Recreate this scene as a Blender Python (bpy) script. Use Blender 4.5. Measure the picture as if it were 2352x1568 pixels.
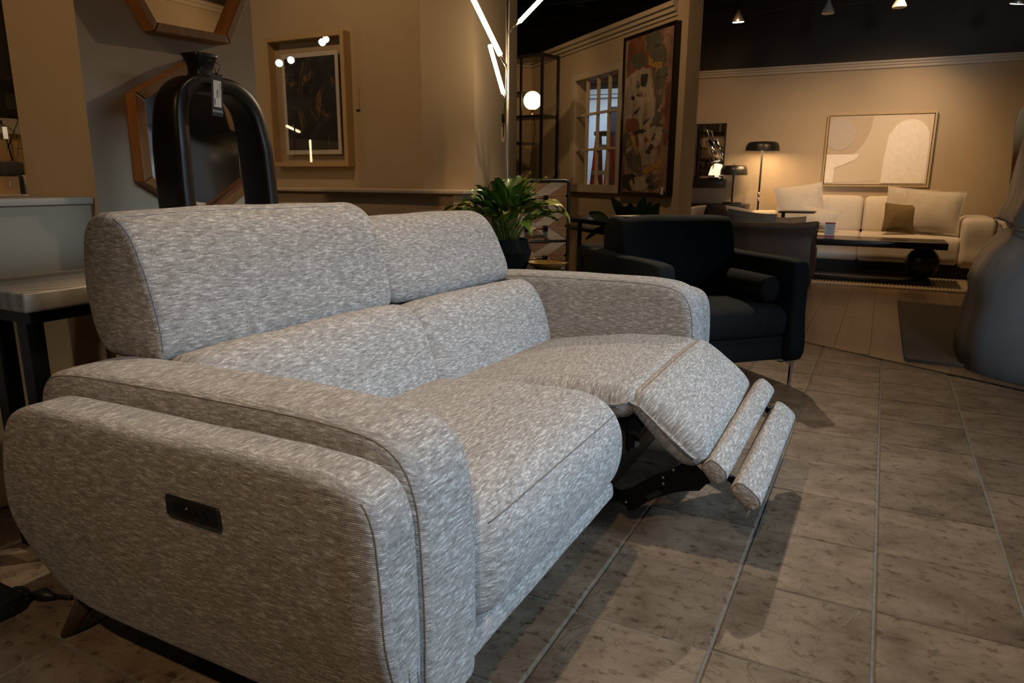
import bpy, bmesh, math, random
from math import pi, sin, cos, radians, sqrt
from mathutils import Vector, Matrix, noise

random.seed(7)
for o in list(bpy.data.objects):
    bpy.data.objects.remove(o)
SC = bpy.context.scene
COL = SC.collection

# ------------------------------------------------------------------ camera
F_PX, CX, CY, H = 1639.0, 1176.0, 784.0, 0.96
PITCH, ROLL, YAW = radians(12.91), radians(-0.362), radians(27.026)


def cam_axes():
    f = Vector((-sin(YAW) * cos(PITCH), cos(YAW) * cos(PITCH), -sin(PITCH)))
    r = Vector((cos(YAW), sin(YAW), 0))
    d = f.cross(r)
    c, s = cos(ROLL), sin(ROLL)
    return c * r + s * d, -s * r + c * d, f


RX, DN, FW = cam_axes()
EYE = Vector((0, 0, H))
cam_d = bpy.data.cameras.new('camera')
cam_d.sensor_width = 36
cam_d.lens = 36 * F_PX / 2352
cam_d.clip_start = 0.05
cam_d.dof.use_dof = True
cam_d.dof.focus_distance = 1.85
cam_d.dof.aperture_fstop = 10.0
cam = bpy.data.objects.new('camera', cam_d)
COL.objects.link(cam)
m = Matrix((RX, -DN, -FW)).transposed().to_4x4()
m.translation = EYE
cam.matrix_world = m
SC.camera = cam


def ray(px, py):
    return RX * ((px - CX) / F_PX) + DN * ((py - CY) / F_PX) + FW


def at(px, py, x=None, y=None, z=None, wall=None):
    """the point of the room seen at a pixel, on the plane x=, y=, z= or on a vertical wall (point, degrees)"""
    d = ray(px, py)
    if x is not None:
        t = x / d.x
    elif y is not None:
        t = y / d.y
    elif z is not None:
        t = (z - H) / d.z
    else:
        (wx, wy), a = wall
        a = radians(a)
        n = Vector((-sin(a), cos(a), 0))
        t = n.dot(Vector((wx, wy, 0))) / n.dot(d)
    return EYE + d * t


# ------------------------------------------------------------------ world, lights, exposure
W = bpy.data.worlds.new('showroom_dark')
SC.world = W
W.use_nodes = True
W.node_tree.nodes['Background'].inputs[0].default_value = (0.30, 0.36, 0.45, 1)
W.node_tree.nodes['Background'].inputs[1].default_value = 0.02
SC.view_settings.view_transform = 'Standard'
SC.view_settings.look = 'None'
SC.view_settings.gamma = 1
SC.view_settings.use_curve_mapping = False
SC.view_settings.exposure = 0.0
WARM = (1.0, 0.61, 0.285)
SOFT = (1.0, 0.76, 0.52)
AMBER = (1.0, 0.66, 0.37)
COOL = (0.62, 0.81, 1.0)


def area(name, loc, target, sx, sy, power, col, spread=180):
    l = bpy.data.lights.new(name, 'AREA')
    l.shape = 'RECTANGLE'
    l.size, l.size_y = sx, sy
    l.energy, l.color = power, col
    l.spread = radians(spread)
    o = bpy.data.objects.new(name, l)
    o.location = loc
    o.rotation_euler = (Vector(target) - Vector(loc)).to_track_quat('-Z', 'Y').to_euler()
    COL.objects.link(o)
    return o


def spot(name, loc, target, power, col, deg=90, blend=0.6, r=0.05):
    l = bpy.data.lights.new(name, 'SPOT')
    l.energy, l.color = power, col
    l.spot_size, l.spot_blend, l.shadow_soft_size = radians(deg), blend, r
    o = bpy.data.objects.new(name, l)
    o.location = loc
    o.rotation_euler = (Vector(target) - Vector(loc)).to_track_quat('-Z', 'Y').to_euler()
    COL.objects.link(o)
    return o


area('assumed_daylight_panel', (2.1, 1.75, 1.55), (-0.65, 1.7, 0.30), 2.6, 0.8, 12.5, COOL, 43)  # assumed cool panel for unseen daylight; no window built, beam kept off the pier
area('fill_panel_wrapped', (2.4, -3.2, 1.5), (1.45, 4.2, 0.9), 1.2, 1.6, 10, (0.76, 0.88, 1.0), 28)  # unseen cool fill, added to brighten the plastic wrap and its reflection
spot('ceiling_spot_over_sofa', (-1.0, 1.75, 2.75), (-0.75, 1.8, 0), 118, SOFT, 76, 0.6, 0.025)
spot('ceiling_spot_aisle', (-1.0, 5.45, 2.7), (-0.3, 1.7, 0), 205, SOFT, 80, 0.8, 0.025)
spot('fill_spot_plant', (-1.15, 2.7, 2.75), (-1.7, 3.45, 0.75), 85, AMBER, 38, 0.8, 0.03)  # added warm fill that brightens the lily and the chest
spot('ceiling_spot_front', (0.1, -0.9, 2.8), (-0.5, 0.9, 0.2), 130, AMBER, 52, 0.7, 0.04)
spot('ceiling_spot_left', (-1.9, -1.0, 2.8), (-2.38, 1.44, 1.42), 84, WARM, 32, 0.9, 0.04)
spot('ceiling_spot_picture', (-2.9, 2.35, 2.9), (-3.4, 4.0, 1.3), 47, WARM, 95, 0.9, 0.04)
spot('ceiling_spot_diagonal_wall', (-1.9, 4.3, 2.8), (-2.4, 6.2, 1.2), 40, WARM, 100, 0.9, 0.04)
spot('ceiling_spot_etagere', (-2.9, 5.2, 2.8), (-3.6, 6.7, 1.2), 30, WARM, 90, 0.9, 0.03)
spot('ceiling_spot_white_sofa', (-0.3, 7.5, 2.6), (-0.1, 8.8, 0.5), 104, WARM, 110, 0.9, 0.05)
spot('ceiling_spot_white_art', (0.0, 7.7, 2.62), (0.05, 9.2, 1.35), 50, WARM, 60, 0.9, 0.05)
spot('ceiling_spot_table', (-1.5, 7.4, 2.6), (-1.7, 8.9, 0.9), 30, WARM, 100, 0.9, 0.05)
spot('ceiling_spot_floor', (0.0, 5.8, 2.8), (-0.1, 5.6, 0), 44, WARM, 90, 0.9, 0.05)
spot('fill_spot_right_room', (1.9, 6.4, 2.9), (3.2, 6.0, 2.2), 26, WARM, 120, 0.9, 0.05)  # unseen fill, added to warm the wall reflected in the upper mirror
spot('fill_spot_bedding', (-1.75, 7.0, 2.7), (-2.2, 7.5, 1.4), 26, WARM, 60, 0.8, 0.05)  # extra light added on the duvets to lift their mirror image
area('assumed_daylight_back_room', (-3.0, 8.2, 2.0), (-3.6, 9.0, 1.1), 0.7, 0.7, 8, COOL, 100)  # assumed cool source, out of view, for the grey room behind the panes
spot('side_room_lamp', (-4.6, 0.9, 2.6), (-6.2, 2.4, 1.0), 60, WARM, 120, 0.8, 0.05)


# ------------------------------------------------------------------ materials
MATS = {}


def nt(name):
    m = bpy.data.materials.new(name)
    m.use_nodes = True
    t = m.node_tree
    t.nodes.clear()
    out = t.nodes.new('ShaderNodeOutputMaterial')
    b = t.nodes.new('ShaderNodeBsdfPrincipled')
    t.links.new(b.outputs[0], out.inputs[0])
    MATS[name] = m
    return m, t, b


def N(t, kind, **kw):
    n = t.nodes.new('ShaderNode' + kind)
    for k, v in kw.items():
        if k[0] == 'i' and k[1:].isdigit():
            n.inputs[int(k[1:])].default_value = v
        else:
            setattr(n, k, v)
    return n


def mapped(t, scale=(1, 1, 1), coord='Object', rot=(0, 0, 0), rand=False):
    tc = N(t, 'TexCoord')
    mp = N(t, 'Mapping')
    mp.inputs['Scale'].default_value = scale
    mp.inputs['Rotation'].default_value = rot
    src = tc.outputs[coord]
    if rand:
        oi = N(t, 'ObjectInfo')
        mul = N(t, 'VectorMath', operation='SCALE')
        cmb = N(t, 'CombineXYZ')
        t.links.new(oi.outputs['Random'], cmb.inputs[0])
        t.links.new(oi.outputs['Random'], cmb.inputs[1])
        t.links.new(cmb.outputs[0], mul.inputs[0])
        mul.inputs['Scale'].default_value = 37.0
        add = N(t, 'VectorMath', operation='ADD')
        t.links.new(src, add.inputs[0])
        t.links.new(mul.outputs[0], add.inputs[1])
        src = add.outputs[0]
    t.links.new(src, mp.inputs[0])
    return mp.outputs[0]


def ramp(t, fac, stops):
    r = N(t, 'ValToRGB')
    e = r.color_ramp.elements
    while len(e) < len(stops):
        e.new(0.5)
    for i, (p, c) in enumerate(stops):
        e[i].position = p
        e[i].color = (c[0], c[1], c[2], 1)
    t.links.new(fac, r.inputs[0])
    return r.outputs[0]


def pm(name, col, rough=0.6, metal=0.0, var=0.12, scale=12.0, stretch=(1, 1, 1), bump=0.0, spec=0.5, coat=0.0,
       rand=False, detail=4.0, bscale=None):
    """painted or plain surface: colour varied by noise, optional fine bump"""
    m, t, b = nt(name)
    v = mapped(t, stretch, rand=rand)
    n = N(t, 'TexNoise')
    n.inputs['Scale'].default_value = scale
    n.inputs['Detail'].default_value = detail
    t.links.new(v, n.inputs[0])
    lo = tuple(c * (1 - var) for c in col)
    hi = tuple(min(1, c * (1 + var)) for c in col)
    t.links.new(ramp(t, n.outputs['Fac'], [(0.3, lo), (0.7, hi)]), b.inputs['Base Color'])
    b.inputs['Roughness'].default_value = rough
    b.inputs['Metallic'].default_value = metal
    b.inputs['Specular IOR Level'].default_value = spec
    b.inputs['Coat Weight'].default_value = coat
    if bump:
        n2 = N(t, 'TexNoise')
        n2.inputs['Scale'].default_value = bscale or scale * 6
        t.links.new(v, n2.inputs[0])
        bp = N(t, 'Bump')
        bp.inputs['Strength'].default_value = bump
        bp.inputs['Distance'].default_value = 0.004
        t.links.new(n2.outputs['Fac'], bp.inputs['Height'])
        t.links.new(bp.outputs[0], b.inputs['Normal'])
    return m


def wood(name, dark, light, scale=3.0, axis='x', rough=0.5, rand=False, ring=14):
    m, t, b = nt(name)
    st = {'x': (0.12, 1, 1), 'y': (1, 0.12, 1), 'z': (1, 1, 0.12)}[axis]
    v = mapped(t, st, rand=rand)
    n = N(t, 'TexNoise')
    n.inputs['Scale'].default_value = scale * ring
    n.inputs['Detail'].default_value = 6
    n.inputs['Distortion'].default_value = 0.6
    t.links.new(v, n.inputs[0])
    n1 = N(t, 'TexNoise')
    n1.inputs['Scale'].default_value = scale
    t.links.new(v, n1.inputs[0])
    mx = N(t, 'Math', operation='ADD')
    mu = N(t, 'Math', operation='MULTIPLY')
    mu.inputs[1].default_value = 0.5
    t.links.new(n.outputs['Fac'], mu.inputs[0])
    mu2 = N(t, 'Math', operation='MULTIPLY')
    mu2.inputs[1].default_value = 0.5
    t.links.new(n1.outputs['Fac'], mu2.inputs[0])
    t.links.new(mu.outputs[0], mx.inputs[0])
    t.links.new(mu2.outputs[0], mx.inputs[1])
    t.links.new(ramp(t, mx.outputs[0], [(0.35, dark), (0.65, light)]), b.inputs['Base Color'])
    b.inputs['Roughness'].default_value = rough
    bp = N(t, 'Bump')
    bp.inputs['Strength'].default_value = 0.15
    bp.inputs['Distance'].default_value = 0.003
    t.links.new(n.outputs['Fac'], bp.inputs['Height'])
    t.links.new(bp.outputs[0], b.inputs['Normal'])
    return m


def emit(name, col, strength):
    m, t, b = nt(name)
    b.inputs['Base Color'].default_value = (0.8, 0.8, 0.8, 1)
    b.inputs['Emission Color'].default_value = (*col, 1)
    b.inputs['Emission Strength'].default_value = strength
    return m


def tweed(name, dark, mid, light, pitch=0.0032, bump=0.8):
    """woven upholstery in metres of UV: rows of slubby weft along u crossed by a fine warp"""
    m, t, b = nt(name)
    uv = N(t, 'TexCoord').outputs['UV']

    def mth(op, a, bb=None, cc=None):
        n = N(t, 'Math', operation=op)
        for i, q in enumerate((a, bb, cc)):
            if q is None:
                continue
            if isinstance(q, (int, float)):
                n.inputs[i].default_value = q
            else:
                t.links.new(q, n.inputs[i])
        return n.outputs[0]

    def noise2(u, v, detail=1.0):
        c = N(t, 'CombineXYZ')
        t.links.new(u, c.inputs[0])
        t.links.new(v, c.inputs[1])
        n = N(t, 'TexNoise', noise_dimensions='2D')
        n.inputs['Scale'].default_value = 1.0
        n.inputs['Detail'].default_value = detail
        t.links.new(c.outputs[0], n.inputs[0])
        return n.outputs['Fac']
    nw = N(t, 'TexNoise')
    nw.inputs['Scale'].default_value = 18
    t.links.new(uv, nw.inputs[0])
    sub = N(t, 'VectorMath', operation='MULTIPLY_ADD')
    t.links.new(nw.outputs['Color'], sub.inputs[0])
    sub.inputs[1].default_value = (0.004, 0.004, 0)
    t.links.new(uv, sub.inputs[2])
    sep = N(t, 'SeparateXYZ')
    t.links.new(sub.outputs[0], sep.inputs[0])
    u, v = sep.outputs[0], sep.outputs[1]
    k = pi / pitch
    row = mth('FLOOR', mth('MULTIPLY', v, 1 / pitch))
    odd = mth('MULTIPLY', mth('MODULO', row, 2.0), pitch * 0.5)
    u2 = mth('ADD', u, odd)
    rows = mth('POWER', mth('ABSOLUTE', mth('SINE', mth('MULTIPLY', v, k))), 0.55)
    cols = mth('POWER', mth('ABSOLUTE', mth('SINE', mth('MULTIPLY', u2, k))), 0.45)
    cell = mth('MULTIPLY', rows, cols)
    streak = noise2(mth('MULTIPLY', u, 42.0), mth('MULTIPLY', row, 5.37), 1.5)
    speck = noise2(mth('MULTIPLY', mth('FLOOR', mth('MULTIPLY', u2, 1 / pitch)), 3.71), mth('MULTIPLY', row, 2.93), 0.0)
    broad = noise2(mth('MULTIPLY', u, 9.0), mth('MULTIPLY', v, 55.0), 2.0)
    s = mth('ADD', mth('MULTIPLY', streak, 0.72), mth('MULTIPLY', speck, 0.22))
    s = mth('ADD', s, mth('MULTIPLY', broad, 0.06))
    col = ramp(t, s, [(0.33, dark), (0.47, mid), (0.55, tuple(q * 1.10 for q in mid)), (0.67, light)])
    gap = mth('MULTIPLY_ADD', cell, 0.52, 0.53)
    gap = mth('MINIMUM', gap, 1.0)
    mx = N(t, 'Mix', data_type='RGBA', blend_type='MULTIPLY')
    mx.inputs['Factor'].default_value = 1.0
    t.links.new(col, mx.inputs['A'])
    cg = N(t, 'CombineXYZ')
    for q in range(3):
        t.links.new(gap, cg.inputs[q])
    t.links.new(cg.outputs[0], mx.inputs['B'])
    t.links.new(mx.outputs['Result'], b.inputs['Base Color'])
    b.inputs['Roughness'].default_value = 0.95
    b.inputs['Specular IOR Level'].default_value = 0.12
    bp = N(t, 'Bump')
    bp.inputs['Strength'].default_value = bump
    bp.inputs['Distance'].default_value = 0.0012
    t.links.new(mth('ADD', cell, mth('MULTIPLY', s, 0.8)), bp.inputs['Height'])
    t.links.new(bp.outputs[0], b.inputs['Normal'])
    return m


# ------------------------------------------------------------------ geometry helpers
ROOT = {}


class MB:
    """collects shapes into one mesh; UVs in metres when given"""

    def __init__(self):
        self.v, self.f, self.uv, self.sm = [], [], [], []

    def add(self, vs, fs, smooth=False, uvs=None):
        o = len(self.v)
        self.v += [Vector(q) for q in vs]
        for i, f in enumerate(fs):
            self.f.append([o + k for k in f])
            self.sm.append(smooth)
            self.uv.append(uvs[i] if uvs else None)
        return self

    def box(self, lo, hi, M=None):
        x0, y0, z0 = lo
        x1, y1, z1 = hi
        vs = [Vector(q) for q in ((x0, y0, z0), (x1, y0, z0), (x1, y1, z0), (x0, y1, z0), (x0, y0, z1), (x1, y0, z1), (x1, y1, z1), (x0, y1, z1))]
        if M is not None:
            vs = [M @ q for q in vs]
        return self.add(vs, [(3, 2, 1, 0), (4, 5, 6, 7), (0, 1, 5, 4), (1, 2, 6, 5), (2, 3, 7, 6), (3, 0, 4, 7)])

    def rbox(self, lo, hi, r=0.01, seg=3, M=None):
        bm = bmesh.new()
        bmesh.ops.create_cube(bm, size=1)
        lo, hi = Vector(lo), Vector(hi)
        for q in bm.verts:
            q.co = Vector(((lo[i] + hi[i]) / 2 + q.co[i] * (hi[i] - lo[i]) for i in range(3)))
        bmesh.ops.bevel(bm, geom=list(bm.edges), offset=r, segments=seg, profile=0.5, affect='EDGES')
        bm.verts.index_update()
        vs = [q.co.copy() for q in bm.verts]
        if M is not None:
            vs = [M @ q for q in vs]
        self.add(vs, [[q.index for q in f.verts] for f in bm.faces], smooth=True)
        bm.free()
        return self

    def tube(self, pts, r, n=8, closed=False, flat=None):
        pts = [Vector(q) for q in pts]
        rs = r if isinstance(r, (list, tuple)) else [r] * len(pts)
        vs, fs = [], []
        up = None
        for i, q in enumerate(pts):
            a = pts[i - 1] if (i > 0 or closed) else q
            b = pts[(i + 1) % len(pts)] if (i < len(pts) - 1 or closed) else q
            d = (b - a).normalized()
            if up is None:
                up = Vector((0, 0, 1)) if abs(d.z) < 0.9 else Vector((1, 0, 0))
            s = d.cross(up).normalized()
            up = s.cross(d).normalized()
            for k in range(n):
                w = 2 * pi * k / n
                vs.append(q + rs[i] * (cos(w) * s + sin(w) * up * (flat or 1)))
        m_ = len(pts)
        for i in range(m_ if closed else m_ - 1):
            j = (i + 1) % m_
            for k in range(n):
                fs.append((i * n + k, i * n + (k + 1) % n, j * n + (k + 1) % n, j * n + k))
        self.add(vs, fs, smooth=True)
        if not closed:
            o = len(self.v) - len(vs)
            self.f += [[o + k for k in range(n)][::-1], [o + (m_ - 1) * n + k for k in range(n)]]
            self.sm += [False, False]
            self.uv += [None, None]
        return self

    def lathe(self, prof, n=32, c=(0, 0, 0), M=None, smooth=True, close=True):
        c = Vector(c)
        vs, fs = [], []
        for r, z in prof:
            for k in range(n):
                w = 2 * pi * k / n
                vs.append(Vector((r * cos(w), r * sin(w), z)))
        for i in range(len(prof) - 1):
            for k in range(n):
                fs.append((i * n + k, i * n + (k + 1) % n, (i + 1) * n + (k + 1) % n, (i + 1) * n + k))
        if M is not None:
            vs = [M @ q for q in vs]
        vs = [q + c for q in vs]
        self.add(vs, fs, smooth=smooth)
        o = len(self.v) - len(vs)
        if close:
            if prof[0][0] > 1e-4:
                self.f.append([o + k for k in range(n)][::-1]); self.sm.append(False); self.uv.append(None)
            if prof[-1][0] > 1e-4:
                self.f.append([o + (len(prof) - 1) * n + k for k in range(n)]); self.sm.append(False); self.uv.append(None)
        return self

    def prism(self, poly, ax):
        """poly: list of 3-D points (planar), pushed along the vector ax"""
        poly = [Vector(q) for q in poly]
        ax = Vector(ax)
        n = len(poly)
        vs = poly + [q + ax for q in poly]
        fs = [list(range(n))[::-1], [n + k for k in range(n)]]
        fs += [(k, (k + 1) % n, n + (k + 1) % n, n + k) for k in range(n)]
        return self.add(vs, fs)

    def build(self, name, mat, parent=None, label=None, local=False, bevel=0, recalc=True):
        me = bpy.data.meshes.new(name)
        M = Matrix()
        if parent is not None:
            M = ROOT.get(parent.name, Matrix())
        inv = M.inverted() if not local else Matrix()
        me.from_pydata([tuple(inv @ q) for q in self.v], [], self.f)
        if any(u is not None for u in self.uv):
            lay = me.uv_layers.new(name='UVMap')
            li = 0
            for fi, f in enumerate(self.f):
                u = self.uv[fi]
                for k in range(len(f)):
                    lay.data[li].uv = u[k] if u else (self.v[f[k]].x, self.v[f[k]].z)
                    li += 1
        if recalc:
            bm = bmesh.new()
            bm.from_mesh(me)
            bmesh.ops.recalc_face_normals(bm, faces=bm.faces)
            bm.to_mesh(me)
            bm.free()
        me.polygons.foreach_set('use_smooth', self.sm)
        me.materials.append(MATS[mat] if isinstance(mat, str) else mat)
        o = bpy.data.objects.new(name, me)
        COL.objects.link(o)
        if parent is not None:
            o.parent = parent
            ROOT[o.name] = M
        if bevel:
            md = o.modifiers.new('bevel', 'BEVEL')
            md.width, md.segments, md.limit_method = bevel, 2, 'ANGLE'
        if label:
            o['label'] = label
        me.update()
        return o


def thing(name, label, cat, loc=(0, 0, 0), rotz=0.0, group=None):
    o = bpy.data.objects.new(name, None)
    o.empty_display_size = 0.05
    COL.objects.link(o)
    o.location = loc
    o.rotation_euler = (0, 0, rotz)
    o['label'], o['category'] = label, cat
    if group:
        o['group'] = group
    ROOT[o.name] = Matrix.Translation(Vector(loc)) @ Matrix.Rotation(rotz, 4, 'Z')
    return o


def tag(o, label, cat, group=None):
    o['label'], o['category'] = label, cat
    if group:
        o['group'] = group
    return o


def struct(name, mb, mat, parent=None, **kw):
    o = mb.build(name, mat, parent, **kw)
    if parent is None:
        o['kind'] = 'structure'
    return o


def box(lo, hi, M=None):
    return MB().box(lo, hi, M)


def rbox(lo, hi, r=0.01, seg=3, M=None):
    return MB().rbox(lo, hi, r, seg, M)


def catmull(pts, n, closed=True):
    pts = [Vector(q) for q in pts]
    m_ = len(pts)
    out = []
    segs = m_ if closed else m_ - 1
    for i in range(segs):
        p0 = pts[(i - 1) % m_] if closed else pts[max(i - 1, 0)]
        p1 = pts[i]
        p2 = pts[(i + 1) % m_]
        p3 = pts[(i + 2) % m_] if closed else pts[min(i + 2, m_ - 1)]
        d1, d2, d3 = max((p1 - p0).length, 1e-5) ** .5, max((p2 - p1).length, 1e-5) ** .5, max((p3 - p2).length, 1e-5) ** .5
        for k in range(n):
            u = k / n
            # centripetal catmull-rom through bezier tangents
            t1 = p2 - p1 if (p1 - p0).length < 1e-5 else (d1 * d1 * p2 - d2 * d2 * p0 + (2 * d1 * d1 + 3 * d1 * d2 + d2 * d2) * p1) / (3 * d1 * (d1 + d2))
            if (p1 - p0).length < 1e-5:
                b1 = p1 + (p2 - p1) / 3
            else:
                b1 = t1
            if (p3 - p2).length < 1e-5:
                b2 = p2 - (p2 - p1) / 3
            else:
                b2 = (d3 * d3 * p1 - d2 * d2 * p3 + (2 * d3 * d3 + 3 * d3 * d2 + d2 * d2) * p2) / (3 * d3 * (d3 + d2))
            out.append(p1 * (1 - u) ** 3 + b1 * 3 * u * (1 - u) ** 2 + b2 * 3 * u * u * (1 - u) + p2 * u ** 3)
    if not closed:
        out.append(pts[-1])
    return out


class Pillow:
    """closed profile (a,b) swept along a third axis with rounded, puffed ends"""

    def __init__(self, prof, y0, y1, r=0.03, puff=0.0, bulge=0.0, n=5, seg=6, mid=10, r1=None, place=None, deform=None, wob=0.0015, cap_puff=0.004, side_uv=False):
        P = catmull([Vector((a, b, 0)) for a, b in prof], n)
        area_ = sum(P[i].x * P[(i + 1) % len(P)].y - P[(i + 1) % len(P)].x * P[i].y for i in range(len(P)))
        if area_ < 0:
            P.reverse()
        self.P = P
        m_ = len(P)
        nor = []
        for i in range(m_):
            d = P[(i + 1) % m_] - P[i - 1]
            nor.append(Vector((d.y, -d.x, 0)).normalized())
        arc = [0]
        for i in range(m_):
            arc.append(arc[-1] + (P[(i + 1) % m_] - P[i]).length)
        self.nor, self.arc = nor, arc
        lim = []
        for i in range(m_):
            d = 1e9
            for j in range(m_):
                v = P[i] - P[j]
                w = v.dot(nor[i])
                if w > 1e-6:
                    d = min(d, v.length_squared / (2 * w))
            lim.append(0.92 * d)
        r1 = r if r1 is None else r1
        st = []                                    # (y, inset, u)
        st.append((y0 - cap_puff, r + 0.03, 0, True))
        for k in range(seg + 1):
            w = pi / 2 * k / seg
            st.append((y0 + r * (1 - cos(w)) if False else y0 + r * (1 - sin(w)), 0, 0, False) if False else (y0 + r * (1 - cos(w)), r * (1 - sin(w)), y0 + r * w * 0.9 - r * 0.5, False))
        for k in range(1, mid):
            y = y0 + r + (y1 - r1 - y0 - r) * k / mid
            st.append((y, 0, y, False))
        for k in range(seg + 1):
            w = pi / 2 * (1 - k / seg)
            st.append((y1 - r1 * (1 - cos(w)), r1 * (1 - sin(w)), y1 - r1 * w * 0.9 + r1 * 0.5, False))
        st.append((y1 + cap_puff, r1 * 1.0 + 0.03, 0, True))
        self.st = st
        self.place = place or (lambda a, y, b: Vector((a, y, b)))
        self.deform = deform
        cen = sum(P, Vector()) / m_
        vs, fs, uvs = [], [], []
        self.rings, self.raw = [], []
        for (y, ins, u, cap) in st:
            ty = (y - y0) / (y1 - y0)
            ex = bulge * max(0, 1 - (2 * ty - 1) ** 4)
            ring, raw = [], []
            for i in range(m_):
                q = P[i] - nor[i] * (min(ins, lim[i]) - ex)
                # keep insets from crossing the centre
                q3 = Vector((q.x, y, q.y))
                if wob:
                    s = noise.noise(q3 * 5.0) + 0.5 * noise.noise(q3 * 11.0)
                    q3 += Vector((nor[i].x, 0, nor[i].y)) * s * wob * 2
                if deform:
                    q3 = deform(q3)
                raw.append((q3.x, q3.z))
                ring.append(self.place(q3.x, q3.y, q3.z))
            self.rings.append(ring)
            self.raw.append(raw)
            vs += ring
        ns = len(st)
        for s in range(ns - 1):
            capf = st[s][3] or st[s + 1][3]
            for i in range(m_):
                j = (i + 1) % m_
                fs.append((s * m_ + i, s * m_ + j, (s + 1) * m_ + j, (s + 1) * m_ + i))
                if side_uv and (s <= seg or s >= ns - 2 - seg):
                    def suv(q_, yy, n_):
                        d_ = max(0.0, min(yy - y0, y1 - yy))
                        return (q_[0] + n_.x * d_, q_[1] + n_.y * d_)
                    uvs.append([suv(self.raw[s][i], st[s][0], nor[i]), suv(self.raw[s][j], st[s][0], nor[j]), suv(self.raw[s + 1][j], st[s + 1][0], nor[j]), suv(self.raw[s + 1][i], st[s + 1][0], nor[i])])
                elif capf:
                    uvs.append([self.raw[s][i], self.raw[s][j], self.raw[s + 1][j], self.raw[s + 1][i]])
                else:
                    uvs.append([(st[s][2], arc[i]), (st[s][2], arc[i + 1]), (st[s + 1][2], arc[i + 1]), (st[s + 1][2], arc[i])])
        fs.append(list(range(m_))[::-1])
        uvs.append(self.raw[0][::-1])
        fs.append([(ns - 1) * m_ + i for i in range(m_)])
        uvs.append(self.raw[-1])
        self.mb = MB().add(vs, fs, smooth=True, uvs=uvs)
        self.seg = seg

    def build(self, name, mat, parent=None, label=None, **kw):
        return self.mb.build(name, mat, parent, label, **kw)

    def seam(self, name, mat, parent, side=0, lift=0.0006, r=0.0012, cond=None):
        """thin stitched seam on the edge ring of one end (side 0: low end, 1: high end)"""
        k = 1 + self.seg // 2 if side == 0 else len(self.rings) - 2 - self.seg // 2
        ring = self.rings[k]
        pts = [q for q in ring if (cond is None or cond(q))]
        if cond is not None:      # rotate so that the run is contiguous
            keep = [cond(q) for q in ring]
            n = len(ring)
            s = next((i for i in range(n) if keep[i] and not keep[i - 1]), 0)
            pts = []
            for i in range(n):
                if keep[(s + i) % n]:
                    pts.append(ring[(s + i) % n])
                else:
                    break
        if len(pts) < 3:
            return None
        return MB().tube(pts, r, 6, closed=cond is None).build(name, mat, parent)


def clip(poly, n, c):
    """part of a 2-D polygon where n.p <= c"""
    out = []
    for i in range(len(poly)):
        a, b = poly[i], poly[(i + 1) % len(poly)]
        da, db = n[0] * a[0] + n[1] * a[1] - c, n[0] * b[0] + n[1] * b[1] - c
        if da <= 0:
            out.append(a)
        if (da < 0 < db) or (db < 0 < da):
            u = da / (da - db)
            out.append((a[0] + (b[0] - a[0]) * u, a[1] + (b[1] - a[1]) * u))
    return out


def poly_area(p):
    return abs(sum(p[i][0] * p[(i + 1) % len(p)][1] - p[(i + 1) % len(p)][0] * p[i][1] for i in range(len(p)))) / 2

# ------------------------------------------------------------------ material list
tweed('sofa_tweed', (0.27, 0.255, 0.24), (0.395, 0.38, 0.365), (0.66, 0.65, 0.64))
pm('seam_thread', (0.13, 0.115, 0.10), 0.9)
pm('seam_blue', (0.13, 0.17, 0.25), 0.9, var=0.5, scale=120)
pm('wall_beige', (0.46, 0.37, 0.262), 0.85, var=0.03, scale=3, bump=0.05, bscale=300)
pm('wall_trim', (0.50, 0.43, 0.34), 0.6, var=0.03, scale=6)
pm('wall_dark', (0.055, 0.045, 0.038), 0.9, var=0.08, scale=3)
pm('wall_grey', (0.52, 0.53, 0.54), 0.85, var=0.03, scale=3)
pm('ceiling_black', (0.012, 0.011, 0.010), 0.9, scale=2)
pm('joist_grey', (0.05, 0.048, 0.046), 0.8, scale=5)
pm('grout', (0.15, 0.15, 0.14), 0.9, var=0.2, scale=60)
pm('black_metal', (0.014, 0.013, 0.012), 0.42, 0.6, scale=30)
pm('black_paint', (0.010, 0.010, 0.010), 0.35, 0.0, scale=30)
pm('black_plastic', (0.006, 0.006, 0.006), 0.5, 0.0, scale=30)
pm('steel_black', (0.010, 0.010, 0.010), 0.38, 0.7, scale=40, bump=0.05)
pm('grey_metal', (0.16, 0.17, 0.18), 0.35, 0.9, scale=40)
pm('chrome', (0.62, 0.62, 0.62), 0.16, 1.0, var=0.03)
pm('silver_pole', (0.55, 0.52, 0.48), 0.32, 0.9, var=0.04)
pm('rivet_steel', (0.35, 0.35, 0.35), 0.4, 0.8)
pm('brass', (0.42, 0.28, 0.11), 0.35, 0.95, var=0.1)
wood('frame_walnut', (0.17, 0.065, 0.014), (0.30, 0.130, 0.032), 3.0, 'z', 0.45)
wood('frame_oak', (0.40, 0.28, 0.13), (0.52, 0.38, 0.19), 3.0, 'z', 0.5)
wood('leg_wood', (0.030, 0.018, 0.010), (0.055, 0.034, 0.020), 4.0, 'z', 0.4)
wood('black_wood', (0.006, 0.005, 0.005), (0.016, 0.014, 0.012), 4.0, 'x', 0.24)
wood('drawer_brown', (0.20, 0.125, 0.080), (0.33, 0.22, 0.150), 5.0, 'x', 0.65, rand=True)
wood('drawer_white', (0.33, 0.31, 0.29), (0.56, 0.54, 0.51), 5.0, 'x', 0.7, rand=True)
wood('panel_ply', (0.52, 0.35, 0.17), (0.64, 0.46, 0.25), 1.2, 'z', 0.6)
wood('plank_floor', (0.135, 0.085, 0.050), (0.215, 0.145, 0.092), 1.6, 'y', 0.42, rand=True, ring=8)
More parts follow.
